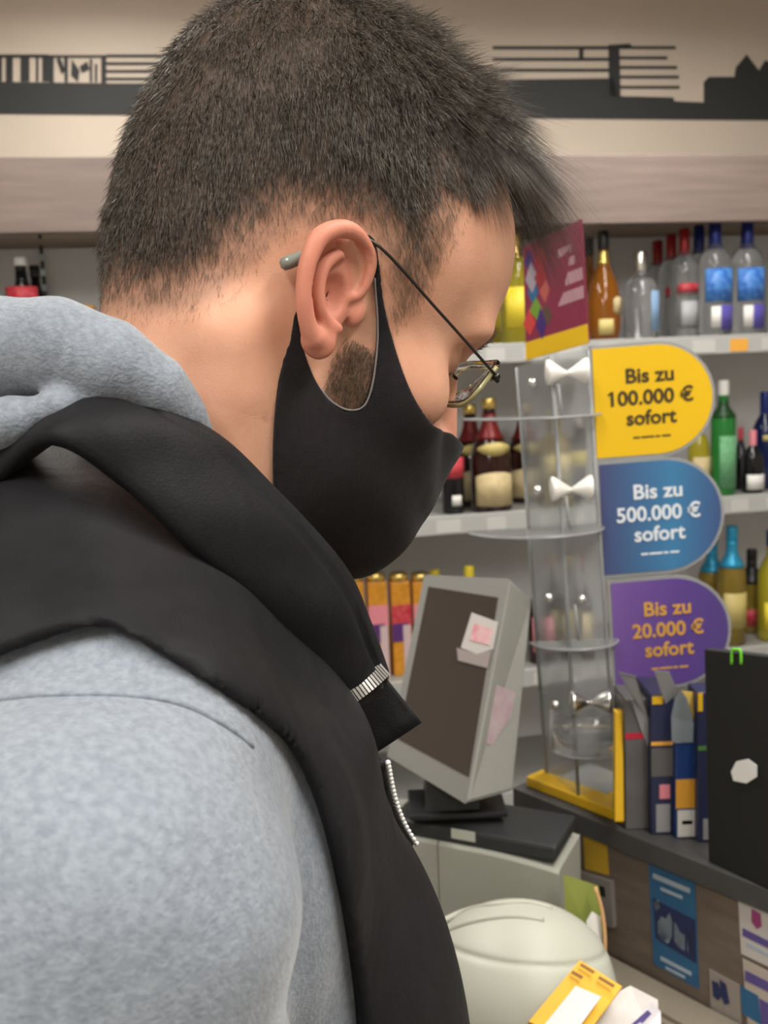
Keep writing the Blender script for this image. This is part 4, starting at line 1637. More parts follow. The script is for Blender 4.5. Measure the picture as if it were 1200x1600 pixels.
for i, px in enumerate((846, 880, 915)):
    bottle(px, 870 - 3 * i, 1035, (0.055, 0.15, 0.055)[i], Z3, 0.038, 'liqueur', DARKG, (REDF, GOLDC, REDF)[i], ('dark wine bottle with red cap and pink label behind the clear display', 'dark wine bottle with gold cap behind the clear display', 'dark wine bottle with red cap and cream label behind the clear display')[i], '',
           (((L_PINK, L_GOLD, L_CREAM)[i], 0.12, 0.45, -60, 60, 0.0),), 0.12)

# packs beside the vest collar
for i, px in enumerate((520, 556, 592, 628, 662)):
    a, b = SL(px - 16, 898, 0.05), SL(px + 16, 1050, 0.05)
    e = empty('snack_pack')
    e.matrix_world = SHM @ Matrix.Translation(((a[0] + b[0]) / 2, 0.05, Z3))
    bpy.context.view_layer.update()
    tag(e, ('orange pack with gold lid and pink band tucked behind the vest', 'orange red-banded pack next to the one tucked behind the vest', 'orange pink-banded pack standing between two red-banded packs', 'orange red-banded pack second along from the green bottle', 'orange pink-banded pack closing the row beside the green bottle')[i], 'pack', 'orange packs on the lower shelf')
    w, H = 0.026, a[2] - Z3
    MB().box(np.array([-w, 0, 0]), np.array([w, 0.05, H * 0.92])).build('carton', mat('orange_carton', (0.74, 0.32, 0.03), rough=0.4, noise=0.25, nscale=60), e, bevel=0.003)
    MB().lathe([(w * 0.95, H * 0.92), (w * 0.98, H * 0.94), (w * 0.98, H * 0.985), (w * 0.8, H)], 16, Matrix.Translation((0, 0.025, 0))).build('lid', GOLDC, e, smooth=True)
    MB().box(np.array([-w - 0.0006, -0.001, H * 0.50]), np.array([w + 0.0006, 0.0, H * 0.70])).build('band', (L_PINK, L_RED)[i % 2], e)
    MB().box(np.array([-w - 0.0006, -0.0016, H * 0.34]), np.array([w * 0.6, 0.0, H * 0.52])).build('print_block', mat('purple_print', (0.10, 0.03, 0.16), rough=0.5), e)
    MB().box(np.array([w * 0.1, -0.0022, 0.0]), np.array([w * 0.9, 0.0, H * 0.5])).build('pale_stripe', mat('pale_pink', (0.62, 0.46, 0.48), rough=0.6), e)
# orange box behind the hood
a, b = SL(94, 478, 0.08), SL(152, 560, 0.08)
ob = MB().box(np.array([a[0], 0.08, Z1]), np.array([b[0], 0.14, a[2]])).build('orange_box', mat('orange_box', (0.70, 0.33, 0.03), rough=0.5, noise=0.3, nscale=40), bevel=0.002, mat_world=SHM)
tag(ob, 'low orange carton on the top shelf by the nape', 'carton')
# ================================================================== counter, desk and what stands on them
ZC, ZD = 1.0, 0.785
E1, E2 = PZ(850, 1250, ZC), PZ(1200, 1390, ZC)
CX = nrm((E2 - E1) * (1, 1, 0))                 # along the counter, towards the camera's right
CN = np.array([CX[1], -CX[0], 0.0])             # out of the panel, towards the desk side
if CN @ (CAM - E1) < 0:
    CN = -CN
CZ = np.array([0, 0, 1.0])
CO = np.array([E1[0], E1[1], 0.0])
CTM = frame(CO, CX, -CN, CZ)                    # local x along, y away from the desk, z up
PAN = 0.012                                     # panel recess


def CL(px, py, yl):
    """pixel -> counter coordinates on the plane y = yl"""
    w = on_plane(px, py, CO - CN * yl, CN)
    r = w - CO
    return np.array([r @ CX, yl, r[2]])


SLAB = mat('dark_laminate', (0.070, 0.070, 0.072), rough=0.45, noise=0.15, nscale=30)
PANELM = mat('brown_wood_panel', (0.185, 0.145, 0.118), rough=0.6, colour2=(0.150, 0.116, 0.094), nscale=5, stretch=(3, 3, 14))
DESKM = mat('desk_laminate', (0.17, 0.14, 0.11), rough=0.5, noise=0.1, nscale=20)
XL = -0.06
ctr = empty('service_counter')
ctr.matrix_world = CTM
bpy.context.view_layer.update()
tag(ctr, 'brown panelled shop counter with a dark raised top', 'counter')


def cpart(name, lo, hi, m, bevel=0.0, parent=None):
    return MB().box(np.array(lo), np.array(hi)).build(name, m, parent or ctr, bevel=bevel)


cpart('counter_top', (XL, 0.0, ZC - 0.030), (1.15, 0.36, ZC), SLAB, 0.002)
cpart('front_panel', (XL + 0.02, PAN, 0.0), (1.15, PAN + 0.02, ZC - 0.0302), PANELM)
cpart('side_panel', (XL + 0.02, PAN + 0.021, 0.0), (XL + 0.04, 0.34, ZC - 0.0302), PANELM)
cpart('back_panel', (XL + 0.041, 0.32, 0.0), (1.15, 0.34, ZC - 0.0302), PANELM)
cpart('corner_post', (XL + 0.025, PAN - 0.006, ZD + 0.001), (XL + 0.04, PAN - 0.0002, ZC - 0.031), SLAB)

desk = empty('cash_desk')
desk.matrix_world = CTM
bpy.context.view_layer.update()
tag(desk, 'low beige desk behind the counter panel', 'desk')
MB().box(np.array([-0.75, -0.62, ZD - 0.03]), np.array([0.75, PAN - 0.0005, ZD])).build('desk_top', DESKM, desk, bevel=0.003)
for x in (-0.70, 0.67):
    for y in (-0.58, -0.05):
        MB().box(np.array([x, y, 0.0]), np.array([x + 0.04, y + 0.04, ZD - 0.0302])).build('leg', SLAB, desk)

# ---- notices on the panel
def sheet(name, quad, yl, t, m, parent=None):
    pts = [CL(a, b, yl) for a, b in quad]
    mb = MB().prism(pts, (0, t, 0))
    o = mb.build(name, m, parent, mat_world=None if parent else CTM)
    if parent:
        o.matrix_world = CTM
    return o


BLUEP = mat('blue_print', (0.035, 0.145, 0.30), rough=0.5, noise=0.15, nscale=30)
PALEP = mat('pale_print', (0.42, 0.50, 0.58), rough=0.6)
NAVYP = mat('navy_print', (0.025, 0.035, 0.11), rough=0.5)
WHITEP = mat('notice_paper', (0.60, 0.57, 0.55), rough=0.8)
VIOLETP = mat('violet_print', (0.12, 0.09, 0.30), rough=0.6)
YELP = mat('yellow_plastic', (0.78, 0.47, 0.015), rough=0.35, coat=0.2)
YELPAPER = mat('yellow_paper', (0.60, 0.38, 0.03), rough=0.6)


def child_of(o, par):
    put(o, par)
    return o


def notice(name, quad, m, label, cat, extra=(), t=0.0012):
    y0 = PAN - t - 0.0002
    o = sheet(name, quad, y0, t, m)
    bpy.context.view_layer.update()
    tag(o, label, cat)
    for nm, q, mm in extra:
        k = sheet(nm, q, y0 - 0.0006, 0.0005, mm)
        bpy.context.view_layer.update()
        child_of(k, o)
    return o


bars = lambda x0, y0, x1, y1, h, sl: [(x0, y0), (x1, y0 + (x1 - x0) * sl), (x1, y0 + (x1 - x0) * sl + h), (x0, y0 + h)]
notice('blue_notice', [(1013, 1350), (1085, 1374), (1092, 1546), (1021, 1506)], BLUEP, 'blue notice with white bottles printed on the brown panel', 'notice', (
    ('print_line', bars(1020, 1364, 1078, 0, 8, 0.42), PALEP), ('print_line', bars(1032, 1386, 1066, 0, 5, 0.42), PALEP),
    ('dark_field', [(1020, 1404), (1086, 1438), (1088, 1506), (1024, 1466)], NAVYP),
    ('bottle_print', [(1028, 1440), (1034, 1432), (1040, 1436), (1046, 1426), (1050, 1440), (1050, 1462), (1044, 1474), (1034, 1470), (1028, 1458)], PALEP),
    ('bottle_print', [(1053, 1440), (1058, 1446), (1062, 1456), (1070, 1462), (1070, 1486), (1060, 1480), (1054, 1470)], PALEP),
    ('bottle_print', [(1074, 1458), (1077, 1444), (1081, 1458), (1086, 1472), (1085, 1498), (1078, 1494), (1074, 1484)], PALEP),
    ('bottle_print', [(1022, 1410), (1028, 1406), (1031, 1418), (1024, 1424)], PALEP),
    ('print_line', bars(1032, 1494, 1080, 0, 6, 0.52), PALEP), ('print_line', bars(1040, 1510, 1070, 0, 4, 0.52), PALEP)))
notice('white_notice', [(1153, 1402), (1215, 1430), (1220, 1520), (1158, 1490)], WHITEP, 'white notice with violet print high on the brown panel', 'notice', (
    ('emblem', [(1174, 1420), (1188, 1428), (1190, 1448), (1182, 1452), (1174, 1440)], mat('magenta_print', (0.35, 0.06, 0.20), rough=0.6)),
    ('print_line', bars(1160, 1450, 1206, 0, 12, 0.5), VIOLETP), ('print_line', bars(1166, 1472, 1206, 0, 6, 0.5), PALEP)))
notice('striped_notice', [(1160, 1498), (1220, 1528), (1226, 1640), (1168, 1600)], mat('cream_notice', (0.52, 0.46, 0.40), rough=0.8), 'cream notice with violet and blue print low on the panel', 'notice', (
    ('print_line', bars(1164, 1516, 1210, 0, 16, 0.5), VIOLETP), ('print_block', [(1156, 1540), (1184, 1556), (1190, 1602), (1160, 1584)], BLUEP),
    ('print_block', [(1186, 1560), (1212, 1574), (1214, 1612), (1190, 1600)], VIOLETP)))
notice('grey_notice', [(1108, 1514), (1156, 1540), (1160, 1640), (1112, 1620)], mat('grey_notice', (0.33, 0.29, 0.26), rough=0.8), 'grey notice with two dark figures at the panel foot', 'notice', (
    ('figure_print', [(1112, 1532), (1122, 1536), (1128, 1556), (1122, 1564), (1114, 1556)], NAVYP), ('figure_print', [(1124, 1530), (1134, 1538), (1140, 1568), (1132, 1570), (1126, 1556)], NAVYP)))
notice('yellow_notice', [(911, 1304), (948, 1318), (951, 1368), (914, 1358)], YELPAPER, 'plain yellow card stuck at the top of the panel', 'notice')
sk_ = notice('wall_socket', [(900, 1362), (954, 1378), (958, 1450), (906, 1436)], mat('grey_socket', (0.25, 0.23, 0.22), rough=0.4), 'grey wall socket plate under the yellow card', 'socket', (
    ('slot', [(922, 1380), (944, 1386), (946, 1402), (924, 1396)], BLACKC),), t=0.008)

# ---- yellow tray and clear brochure display on the counter
ACR = mat('clear_acrylic', (0.72, 0.74, 0.75), rough=0.10, trans=0.84, ior=1.18, coat=0.3)
ACE = mat('acrylic_edge', (0.50, 0.52, 0.53), rough=0.15, trans=0.5, ior=1.25, coat=0.4)
GLINT = mat('painted_glint_metal', (0.92, 0.90, 0.86), rough=0.42, metal=0.25)  # bright reflections on chrome, put into the base colour as white
dsp = empty('brochure_display', PZ(930, 1240, ZC))
tag(dsp, 'clear acrylic brochure display with chrome screws on a yellow base', 'display stand')
DY = 1.29


def W(px, py, y=DY):
    return PY(px, py, y)


def wprism(name, quad, y, t, m, parent, bevel=0.0):
    o = MB().prism([PY(a, b, y) for a, b in quad], (0, t, 0)).build(name, m, bevel=bevel)
    put(o, parent)
    return o


def wtube(name, pts, r, m, parent, seg=8, closed=False):
    o = MB().tube(pts, r, seg, closed).build(name, m, smooth=True)
    put(o, parent)
    return o


# base: an L-shaped yellow plinth with an upright post
b0 = PZ(822, 1229, ZC)
b1 = PZ(976, 1290, ZC)
bx_ = nrm(b1 - b0)
by_ = np.array([-bx_[1], bx_[0], 0])
if by_ @ CN > 0:
    by_ = -by_
BM = frame(b0, bx_, by_, CZ)
Lb = np.linalg.norm(b1 - b0)
o = MB().box(np.array([0, 0.000, 0.0005]), np.array([Lb, 0.035, 0.016])).build('base_rail', YELP, bevel=0.002, mat_world=BM)
bpy.context.view_layer.update()
put(o, dsp)
o = MB().box(np.array([Lb - 0.055, 0.0355, 0.0005]), np.array([Lb, 0.13, 0.016])).build('base_rail', YELP, bevel=0.002, mat_world=BM)
bpy.context.view_layer.update()
put(o, dsp)
o = MB().box(np.array([0.02, 0.0355, 0.0005]), np.array([Lb - 0.056, 0.12, 0.006])).build('base_plate', ACE, bevel=0.001, mat_world=BM)
bpy.context.view_layer.update()
put(o, dsp)
pb = PZ(968, 1284, ZC + 0.016)
pt_ = P(966, 1112, float(pix(pb)[2]))
o = MB().hexa([pb + (-0.006, 0, 0), pb + (0.006, 0, 0), pb + (0.006, 0.012, 0), pb + (-0.006, 0.012, 0), pt_ + (-0.004, 0, 0), pt_ + (0.006, 0, 0), pt_ + (0.006, 0.012, 0), pt_ + (-0.004, 0.012, 0)]).build('post', YELP, bevel=0.001)
put(o, dsp)
# column: two upright sheets meeting at an edge, then a right-hand fin that carries the signs
front_e = [(862, 556), (893, 1080), (905, 1262)]
left_e = [(808, 574), (836, 1000), (856, 1238)]
right_e = [(918, 546), (952, 1080), (965, 1262)]


def upright(name, ea, ya, eb, yb, t, m):
    A = [PY(a, b, ya) for a, b in ea]
    B = [PY(a, b, yb) for a, b in eb]
    n = nrm(np.cross(B[0] - A[0], A[-1] - A[0])) * t
    pts = [A[0], B[0], B[-1], A[-1]]
    o = MB().prism(pts, n).build(name, m)
    put(o, dsp)
    return o


upright('side_sheet', left_e, DY + 0.05, front_e, DY - 0.03, 0.002, ACR)
upright('front_sheet', front_e, DY - 0.03, right_e, DY, 0.002, ACR)
for e_, y_ in ((left_e, DY + 0.05), (front_e, DY - 0.03), (right_e, DY)):
    wtube('edge', [PY(e_[0][0], e_[0][1], y_), PY(e_[-1][0], e_[-1][1], y_)], 0.0028, ACE, dsp)
# trays: rounded clear shelves
for (py, xl, tray_r, lip) in ((652, 800, 0.088, 0.0), (828, 806, 0.088, 0.0), (1002, 866, 0.058, 0.0), (1168, 890, 0.052, 0.06)):
    c = PY(xl + 30, py, DY)
    pts = []
    for k in range(25):
        a = math.pi * (0.02 + 0.96 * k / 24)
        pts.append(c + np.array([math.cos(a) * tray_r * 1.05, -math.sin(a) * tray_r * 0.85, 0]))
    o = MB().prism(pts, (0, 0, 0.003)).build('tray', ACR)
    put(o, dsp)
    wtube('tray_rim', [p + np.array([0, 0, 0.0015]) for p in pts], 0.0017, ACE, dsp)
    if lip:
        mb = MB()
        bm = mb.bm
        rows = [[bm.verts.new(p), bm.verts.new(p + np.array([0, 0, lip])), bm.verts.new(p + np.array([0, 0.002, lip])), bm.verts.new(p + np.array([0, 0.002, 0.0]))] for p in pts]
        for A, B in zip(rows[:-1], rows[1:]):
            for k in range(4):
                bm.faces.new((A[k], A[(k + 1) % 4], B[(k + 1) % 4], B[k]))
        o = mb.build('cup_wall', ACR, smooth=True)
        put(o, dsp)
# pocket dividers
for (x0, y0, x1, y1) in ((872, 600, 878, 652), (884, 775, 890, 826), (898, 945, 904, 1000)):
    wtube('divider', [PY(x0, y0, DY - 0.05), PY(x1, y1, DY - 0.05)], 0.0022, ACE, dsp)
# chrome screws and wing nuts; the upper nuts are whitened to look brightly reflecting
for (px, py, y_) in ((832, 598, DY - 0.004), (840, 766, DY - 0.004), (858, 934, DY - 0.004), (909, 936, DY - 0.035), (868, 1101, DY - 0.01), (884, 1138, DY - 0.02)):
    p = PY(px, py, y_)
    M = frame(p, np.array([1.0, 0, 0]), np.array([0, 0, 1.0]), np.array([0, -1.0, 0]))
    o = MB().lathe([(0.0065, 0.0), (0.0065, 0.004), (0.0045, 0.007), (0.0, 0.008)], 14, M).build('screw', STEEL, smooth=True)
    put(o, dsp)
for (px, py) in ((886, 583), (893, 765), (922, 1098)):
    p = PY(px, py, DY - 0.045)
    for s in (-1, 1):
        M = frame(p, np.array([0, 0, 1.0]), np.array([0, 1.0, 0]), np.array([s * 1.0, 0, 0.08]))
        o = MB().lathe([(0.003, 0.0), (0.006, 0.006), (0.016, 0.022), (0.0165, 0.026), (0.0, 0.028)], 16, M).build('wing_nut', GLINT if py < 900 else STEEL, smooth=True)
        put(o, dsp)

# ---- D-shaped jackpot signs
def text_mesh(body, size, bold=0.012):
    cu = bpy.data.curves.new('lettering', 'FONT')
    cu.body = body
    cu.size = size
    cu.align_x = 'CENTER'
    cu.extrude = 0.0003
    cu.offset = bold * size
    cu.resolution_u = 4
    o = bpy.data.objects.new('lettering_src', cu)
    COL.objects.link(o)
    bpy.context.view_layer.update()
    me = bpy.data.meshes.new_from_object(o.evaluated_get(bpy.context.evaluated_depsgraph_get()))
    bpy.data.objects.remove(o)
    me.name = 'lettering'
    return me


def write(body, mid, xax, up, size, m, parent, normal, name='lettering', fit=None, bold=0.012):
    """text centred on a world point; fit = wanted width in metres"""
    me = text_mesh(body, size, bold)
    co = np.empty(len(me.vertices) * 3, np.float32)
    me.vertices.foreach_get('co', co)
    co = co.reshape(-1, 3)
    w = co[:, 0].max() - co[:, 0].min()
    sx = fit / w if fit else 1.0
    me.materials.append(m)
    o = bpy.data.objects.new(name, me)
    COL.objects.link(o)
    z = np.cross(xax, up)
    o.matrix_world = frame(mid + normal * 0.0008, xax * sx, up, z)
    bpy.context.view_layer.update()
    put(o, parent)
    if body.startswith('1'):                     # the figure's upstroke
        x0, y1 = float(co[:, 0].min()) * sx, float(co[:, 1][co[:, 0] < co[:, 0].min() + 0.1 * size].max())
        q4 = [(x0 + 0.001, y1), (x0 - size * 0.15, y1 - size * 0.13), (x0 - size * 0.13, y1 - size * 0.20), (x0 + 0.001, y1 - size * 0.12)]
        f_ = MB().prism([mid + normal * 0.0011 + xax * a + up * b for a, b in q4], -normal * 0.0006).build(name, m)
        put(f_, parent)
    return o


def blend_material(name, c1, c2, c3, axis=0):
    m = mat(name, c1, rough=0.4, coat=0.15)
    nt = m.node_tree
    b = nt.nodes['Principled BSDF']
    tc = [n for n in nt.nodes if n.type == 'TEX_COORD'][0]
    sp = nt.nodes.new('ShaderNodeSeparateXYZ')
    nt.links.new(tc.outputs['Generated'], sp.inputs[0])
    r = nt.nodes.new('ShaderNodeValToRGB')
    r.color_ramp.elements[0].color = (*c1, 1)
    r.color_ramp.elements[1].color = (*c3, 1)
    e = r.color_ramp.elements.new(0.6)
    e.color = (*c2, 1)
    nt.links.new(sp.outputs[axis], r.inputs[0])
    nt.links.new(r.outputs[0], b.inputs['Base Color'])
    return m


SIGNS = [((922, 546), (935, 716), (1113, 628), mat('sign_yellow', (0.80, 0.50, 0.006), rough=0.4, coat=0.15), mat('sign_dark_text', (0.055, 0.035, 0.012), rough=0.5), '100.000 €', 'yellow', 'yellow rounded sign reading Bis zu 100.000 € sofort'),
         ((933, 727), (947, 898), (1127, 808), blend_material('sign_blue', (0.055, 0.065, 0.175), (0.045, 0.20, 0.40), (0.045, 0.085, 0.22)), mat('sign_white_text', (0.72, 0.78, 0.84), rough=0.5), '500.000 €', 'blue', 'blue rounded sign reading Bis zu 500.000 € sofort'),
         ((951, 912), (966, 1076), (1138, 988), blend_material('sign_purple', (0.19, 0.10, 0.36), (0.105, 0.052, 0.27), (0.082, 0.05, 0.22)), mat('sign_orange_text', (0.66, 0.35, 0.06), rough=0.5), '20.000 €', 'purple', 'purple rounded sign reading Bis zu 20.000 € sofort')]
for tl, bl, rt, sm_, tm_, amount, nm, lab in SIGNS:
    A, B, C = PY(*tl, DY + 0.004), PY(*bl, DY + 0.004), PY(*rt, DY + 0.004)
    up = nrm(nrm(A - B) + np.array([0, 0, 0.9]))
    H = np.linalg.norm(A - B)
    mid = (A + B) / 2
    xa = nrm((C - mid) - up * ((C - mid) @ up))
    Wd = (C - mid) @ xa
    nz = np.array([0, -1.0, 0])
    rad = H / 2
    sx = rad * 1.02                                       # arc depth

    def outline(g):
        pts = [mid + up * (rad + g) - xa * g, ]
        for k in range(25):
            a = math.pi / 2 - math.pi * k / 24
            pts.append(mid + xa * (Wd - sx + (sx + g) * math.cos(a)) + up * (rad + g) * math.sin(a))
        pts.append(mid - up * (rad + g) - xa * g)
        return pts
    e = empty('lottery_sign', mid)
    tag(e, lab, 'sign')
    o = MB().prism(outline(0.0045), (0, 0.004, 0)).build('acrylic_backing', ACE)
    put(o, e)
    o = MB().prism([p + nz * 0.0012 for p in outline(0.0)], (0, 0.0011, 0)).build('face', sm_)
    put(o, e)
    tx = mid + xa * (Wd * 0.475) + nz * 0.0013
    for txt, off, wd in (('Bis zu', 0.170, 0.405), (amount, -0.030, 0.70 if len(amount) > 8 else 0.62), ('sofort', -0.215, 0.425)):
        write(txt, tx + up * (H * off), xa, up, H * 0.185, tm_, e, nz, fit=Wd * wd, bold=0.022)
    for u0, u1 in ((-0.16, -0.10), (-0.09, 0.02), (0.03, 0.07), (0.085, 0.16)):
        c_ = tx - up * (H * 0.345) + nz * 0.0004
        o = MB().prism([c_ + xa * (Wd * u0), c_ + xa * (Wd * u1), c_ + xa * (Wd * u1) + up * (H * 0.018), c_ + xa * (Wd * u0) + up * (H * 0.018)], -nz * 0.0004).build('small_print', tm_)
        put(o, e)

# ---- maroon promotion card on top of the display
MAROON = mat('maroon_card', (0.225, 0.025, 0.062), rough=0.45, coat=0.1)
pc = empty('promotion_card', PY(870, 555, DY - 0.01))
tag(pc, 'maroon and yellow promotion card above the clear display', 'card')
q = [(817, 386), (909, 342), (920, 536), (822, 563)]
d_l, d_r = 1.36, 1.26
QA = [P(q[0][0], q[0][1], d_l), P(q[1][0], q[1][1], d_r), P(q[2][0], q[2][1], d_r), P(q[3][0], q[3][1], d_l)]
pn = nrm(np.cross(QA[1] - QA[0], QA[3] - QA[0]))
if pn @ (CAM - QA[0]) < 0:
    pn = -pn


def on_card(u, v, lift=0.0):
    return (QA[0] * (1 - u) + QA[1] * u) * (1 - v) + (QA[3] * (1 - u) + QA[2] * u) * v + pn * lift


def card_patch(name, poly, m, lift):
    o = MB().prism([on_card(u, v, lift) for u, v in poly], -pn * 0.0004).build(name, m)
    put(o, pc)
    return o


o = MB().prism([on_card(u, v) for u, v in ((0, 0), (1, 0), (1, 1), (0, 1))], -pn * 0.0015).build('card', MAROON)
put(o, pc)
card_patch('yellow_band', [(0, 0.845), (1, 0.845), (1, 1), (0, 1)], mat('card_yellow', (0.74, 0.46, 0.01), rough=0.45), 0.0006)
pal = mat('card_pale_text', (0.45, 0.25, 0.30), rough=0.6)
for (u0, v0, u1, v1) in ((0.60, 0.16, 0.82, 0.23), (0.60, 0.26, 0.86, 0.33), (0.52, 0.38, 0.97, 0.48), (0.50, 0.53, 0.97, 0.63)):
    card_patch('print_line', [(u0, v0), (u1, v0), (u1, v1), (u0, v1)], pal, 0.0006)
cols = [(0.05, 0.02, 0.15), (0.30, 0.02, 0.03), (0.02, 0.12, 0.28), (0.16, 0.30, 0.03), (0.45, 0.10, 0.08), (0.35, 0.30, 0.36), (0.10, 0.06, 0.04), (0.55, 0.05, 0.05)]
for i, (u, v) in enumerate(((0.10, 0.14), (0.30, 0.17), (0.16, 0.42), (0.20, 0.58), (0.36, 0.45), (0.14, 0.30), (0.38, 0.66), (0.08, 0.68), (0.28, 0.72), (0.30, 0.32))):
    w_, h_ = 0.09 + 0.02 * (i % 2), 0.10 + 0.02 * (i % 3)
    card_patch('picture_print', [(u - w_, v), (u, v - h_), (u + w_, v + 0.02), (u + 0.01, v + h_)], mat('card_print_%d' % (i % 8), cols[i % 8], rough=0.5), 0.0006 + 0.00005 * i)

# ---- touch-screen terminal
CASE = mat('light_grey_case', (0.36, 0.365, 0.335), rough=0.5, bump=0.1, bscale=500)
CASEF = mat('grey_bezel', (0.27, 0.27, 0.255), rough=0.5, bump=0.1, bscale=500)
SCRN = mat('dark_screen', (0.055, 0.042, 0.036), rough=0.16, coat=0.4)
mon = empty('touch_screen_terminal', P(700, 1250, 1.22))
tag(mon, 'tilted grey touch screen terminal with stickers on its case', 'monitor')
A0, A1 = P(728, 1258, 1.17), P(797, 903, 1.23)             # near vertical edge, bottom and top
B0, B1 = P(605, 1183, 1.30), P(664, 897, 1.36)             # far edge of the front
fu = nrm(A1 - A0)
fr = nrm((A0 - B0) + (A1 - B1))
fn = nrm(np.cross(fr, fu))
if fn @ np.array([-1, 0, 0]) < 0:
    fn = -fn
C0, C1 = P(803, 1238, 1.24), P(832, 936, 1.31)
mb = MB()
bk = (C0 - A0 + C1 - A1) / 2
mb.hexa([B0, A0, C0, B0 + bk, B1, A1, C1, B1 + bk])
o = mb.build('case', CASE, bevel=0.006)
put(o, mon)


def on_front(u, v, lift=0.0):
    return (B0 * (1 - u) + A0 * u) * (1 - v) + (B1 * (1 - u) + A1 * u) * v + fn * lift


def on_side(u, v, lift=0.0):
    sn = nrm(np.cross(C0 - A0, A1 - A0))
    if sn @ (CAM - A0) < 0:
        sn = -sn
    return (A0 * (1 - u) + C0 * u) * (1 - v) + (A1 * (1 - u) + C1 * u) * v + sn * lift


def mon_patch(name, poly, m, lift, th, fn_=on_front):
    a = [fn_(u, v, lift) for u, v in poly]
    b = [fn_(u, v, lift - th) for u, v in poly]
    o = MB().prism(a, b[0] - a[0]).build(name, m)
    put(o, mon)
    return o


mon_patch('bezel', [(0.005, 0.005), (0.995, 0.005), (0.995, 0.995), (0.005, 0.995)], CASEF, 0.0015, 0.0022)
mon_patch('screen', [(0.10, 0.115), (0.985, 0.115), (0.925, 0.905), (0.09, 0.93)], SCRN, 0.0022, 0.0012)
PINKP = mat('pink_note', (0.74, 0.30, 0.36), rough=0.7, colour2=(0.80, 0.62, 0.60), nscale=40)
PALEPINK = mat('pale_pink_note', (0.52, 0.42, 0.44), rough=0.8, colour2=(0.46, 0.34, 0.38), nscale=60)
stk = empty('sticky_note', P(745, 990, 1.2))
tag(stk, 'white note with pink print stuck on the dark screen', 'note')


def free_quad(name, quad, depth, m, parent, th=0.0006):
    pts = [P(a, b, d) for (a, b), d in zip(quad, depth)]
    n = nrm(np.cross(pts[1] - pts[0], pts[2] - pts[0]))
    o = MB().prism(pts, n * th).build(name, m)
    put(o, parent)
    return o


def front_d(px, py):
    """depth of the screen face along a pixel's ray"""
    p = on_plane(px, py, on_front(0.5, 0.5, 0.0030), fn)
    return float(pix(p)[2])


def front_quad(name, quad, m, parent, lift=0.0):
    return free_quad(name, quad, [front_d(a, b) - lift for a, b in quad], m, parent)


front_quad('paper', [(737, 957), (778, 972), (770, 1014), (745, 1022), (720, 1012)], WHITEP, stk)
front_quad('print', [(742, 974), (770, 984), (764, 1008), (733, 1000)], PINKP, stk, 0.0012)
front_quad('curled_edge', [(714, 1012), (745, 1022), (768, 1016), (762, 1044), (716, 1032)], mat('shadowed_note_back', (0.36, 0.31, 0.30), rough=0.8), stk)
sn2 = empty('sticky_note', P(770, 1110, 1.2))
tag(sn2, 'pale pink note stuck on the side of the screen case', 'note')


def side_d(px, py):
    sn = nrm(np.cross(C0 - A0, A1 - A0))
    p = on_plane(px, py, on_side(0.5, 0.5, 0.0), sn)
    return float(pix(p)[2]) - 0.002


qd = [(762, 1064), (806, 1082), (798, 1120), (768, 1166), (744, 1150)]
free_quad('paper', qd, [side_d(*p) for p in qd], PALEPINK, sn2)
qd = [(742, 1217), (794, 1213), (794, 1224), (742, 1229)]
free_quad('name_plate', qd, [side_d(*p) for p in qd], mat('plate_grey', (0.20, 0.20, 0.19), rough=0.4), mon)
# stand foot under the screen
ft = P(700, 1262, 1.23)
o = MB().box(ft + (-0.05, -0.01, -0.012), ft + (0.075, 0.07, -0.004)).build('foot', BLACKC, bevel=0.002)
put(o, mon)
o = MB().hexa([ft + (-0.03, 0.0, -0.004), ft + (0.04, 0.0, -0.004), ft + (0.04, 0.05, -0.004), ft + (-0.03, 0.05, -0.004), ft + (-0.02, 0.03, 0.07), ft + (0.05, 0.03, 0.07), ft + (0.05, 0.07, 0.07), ft + (-0.02, 0.07, 0.07)]).build('stand', BLACKC)
put(o, mon)
ZT = float(ft[2]) - 0.012

# ---- pale cabinet below the screen with a dark tray on it
PALEC = mat('pale_cream_case', (0.42, 0.43, 0.375), rough=0.5, bump=0.1, bscale=400)
pcb = empty('lottery_printer', P(720, 1400, 1.18))
tag(pcb, 'pale cream cabinet with a vertical seam below the screen', 'cabinet')
ztop = ZT - 0.030
p0, p1 = PZ(575, 1296, ztop), PZ(873, 1352, ztop)
px_ = nrm((p1 - p0) * (1, 1, 0))
pyv = np.array([-px_[1], px_[0], 0])
if pyv[1] < 0:
    pyv = -pyv
seam = ((PZ(687, 1312, ztop) - p0) @ px_)
LW = (p1 - p0) @ px_
PM = frame(np.array([p0[0], p0[1], ZD]), px_, pyv, CZ)
hh = ztop - ZD
for x0, x1 in ((0.0, seam - 0.0008), (seam + 0.0008, LW)):
    prof = []
    mb = MB()
    n_ = 10
    rows = []
    for k in range(n_ + 1):
        x = x0 + (x1 - x0) * k / n_
        drop = 0.008 * max(0, (x - LW * 0.55) / (LW * 0.45)) ** 2
        rows.append([mb.bm.verts.new(v) for v in ((x, 0.0, 0.001), (x, 0.0, hh - drop - 0.004), (x, 0.004, hh - drop), (x, 0.10, hh - drop), (x, 0.10, 0.001))])
    for A, B in zip(rows[:-1], rows[1:]):
        for k in range(5):
            mb.bm.faces.new((A[k], A[(k + 1) % 5], B[(k + 1) % 5], B[k]))
    mb.bm.faces.new(rows[0][::-1])
    mb.bm.faces.new(rows[-1])
    o = mb.build('case_half', PALEC, mat_world=PM)
    bpy.context.view_layer.update()
    put(o, pcb)
trm = empty('cable_tray', P(730, 1290, 1.2))
tag(trm, 'dark tray with a white label between screen and cabinet', 'tray')
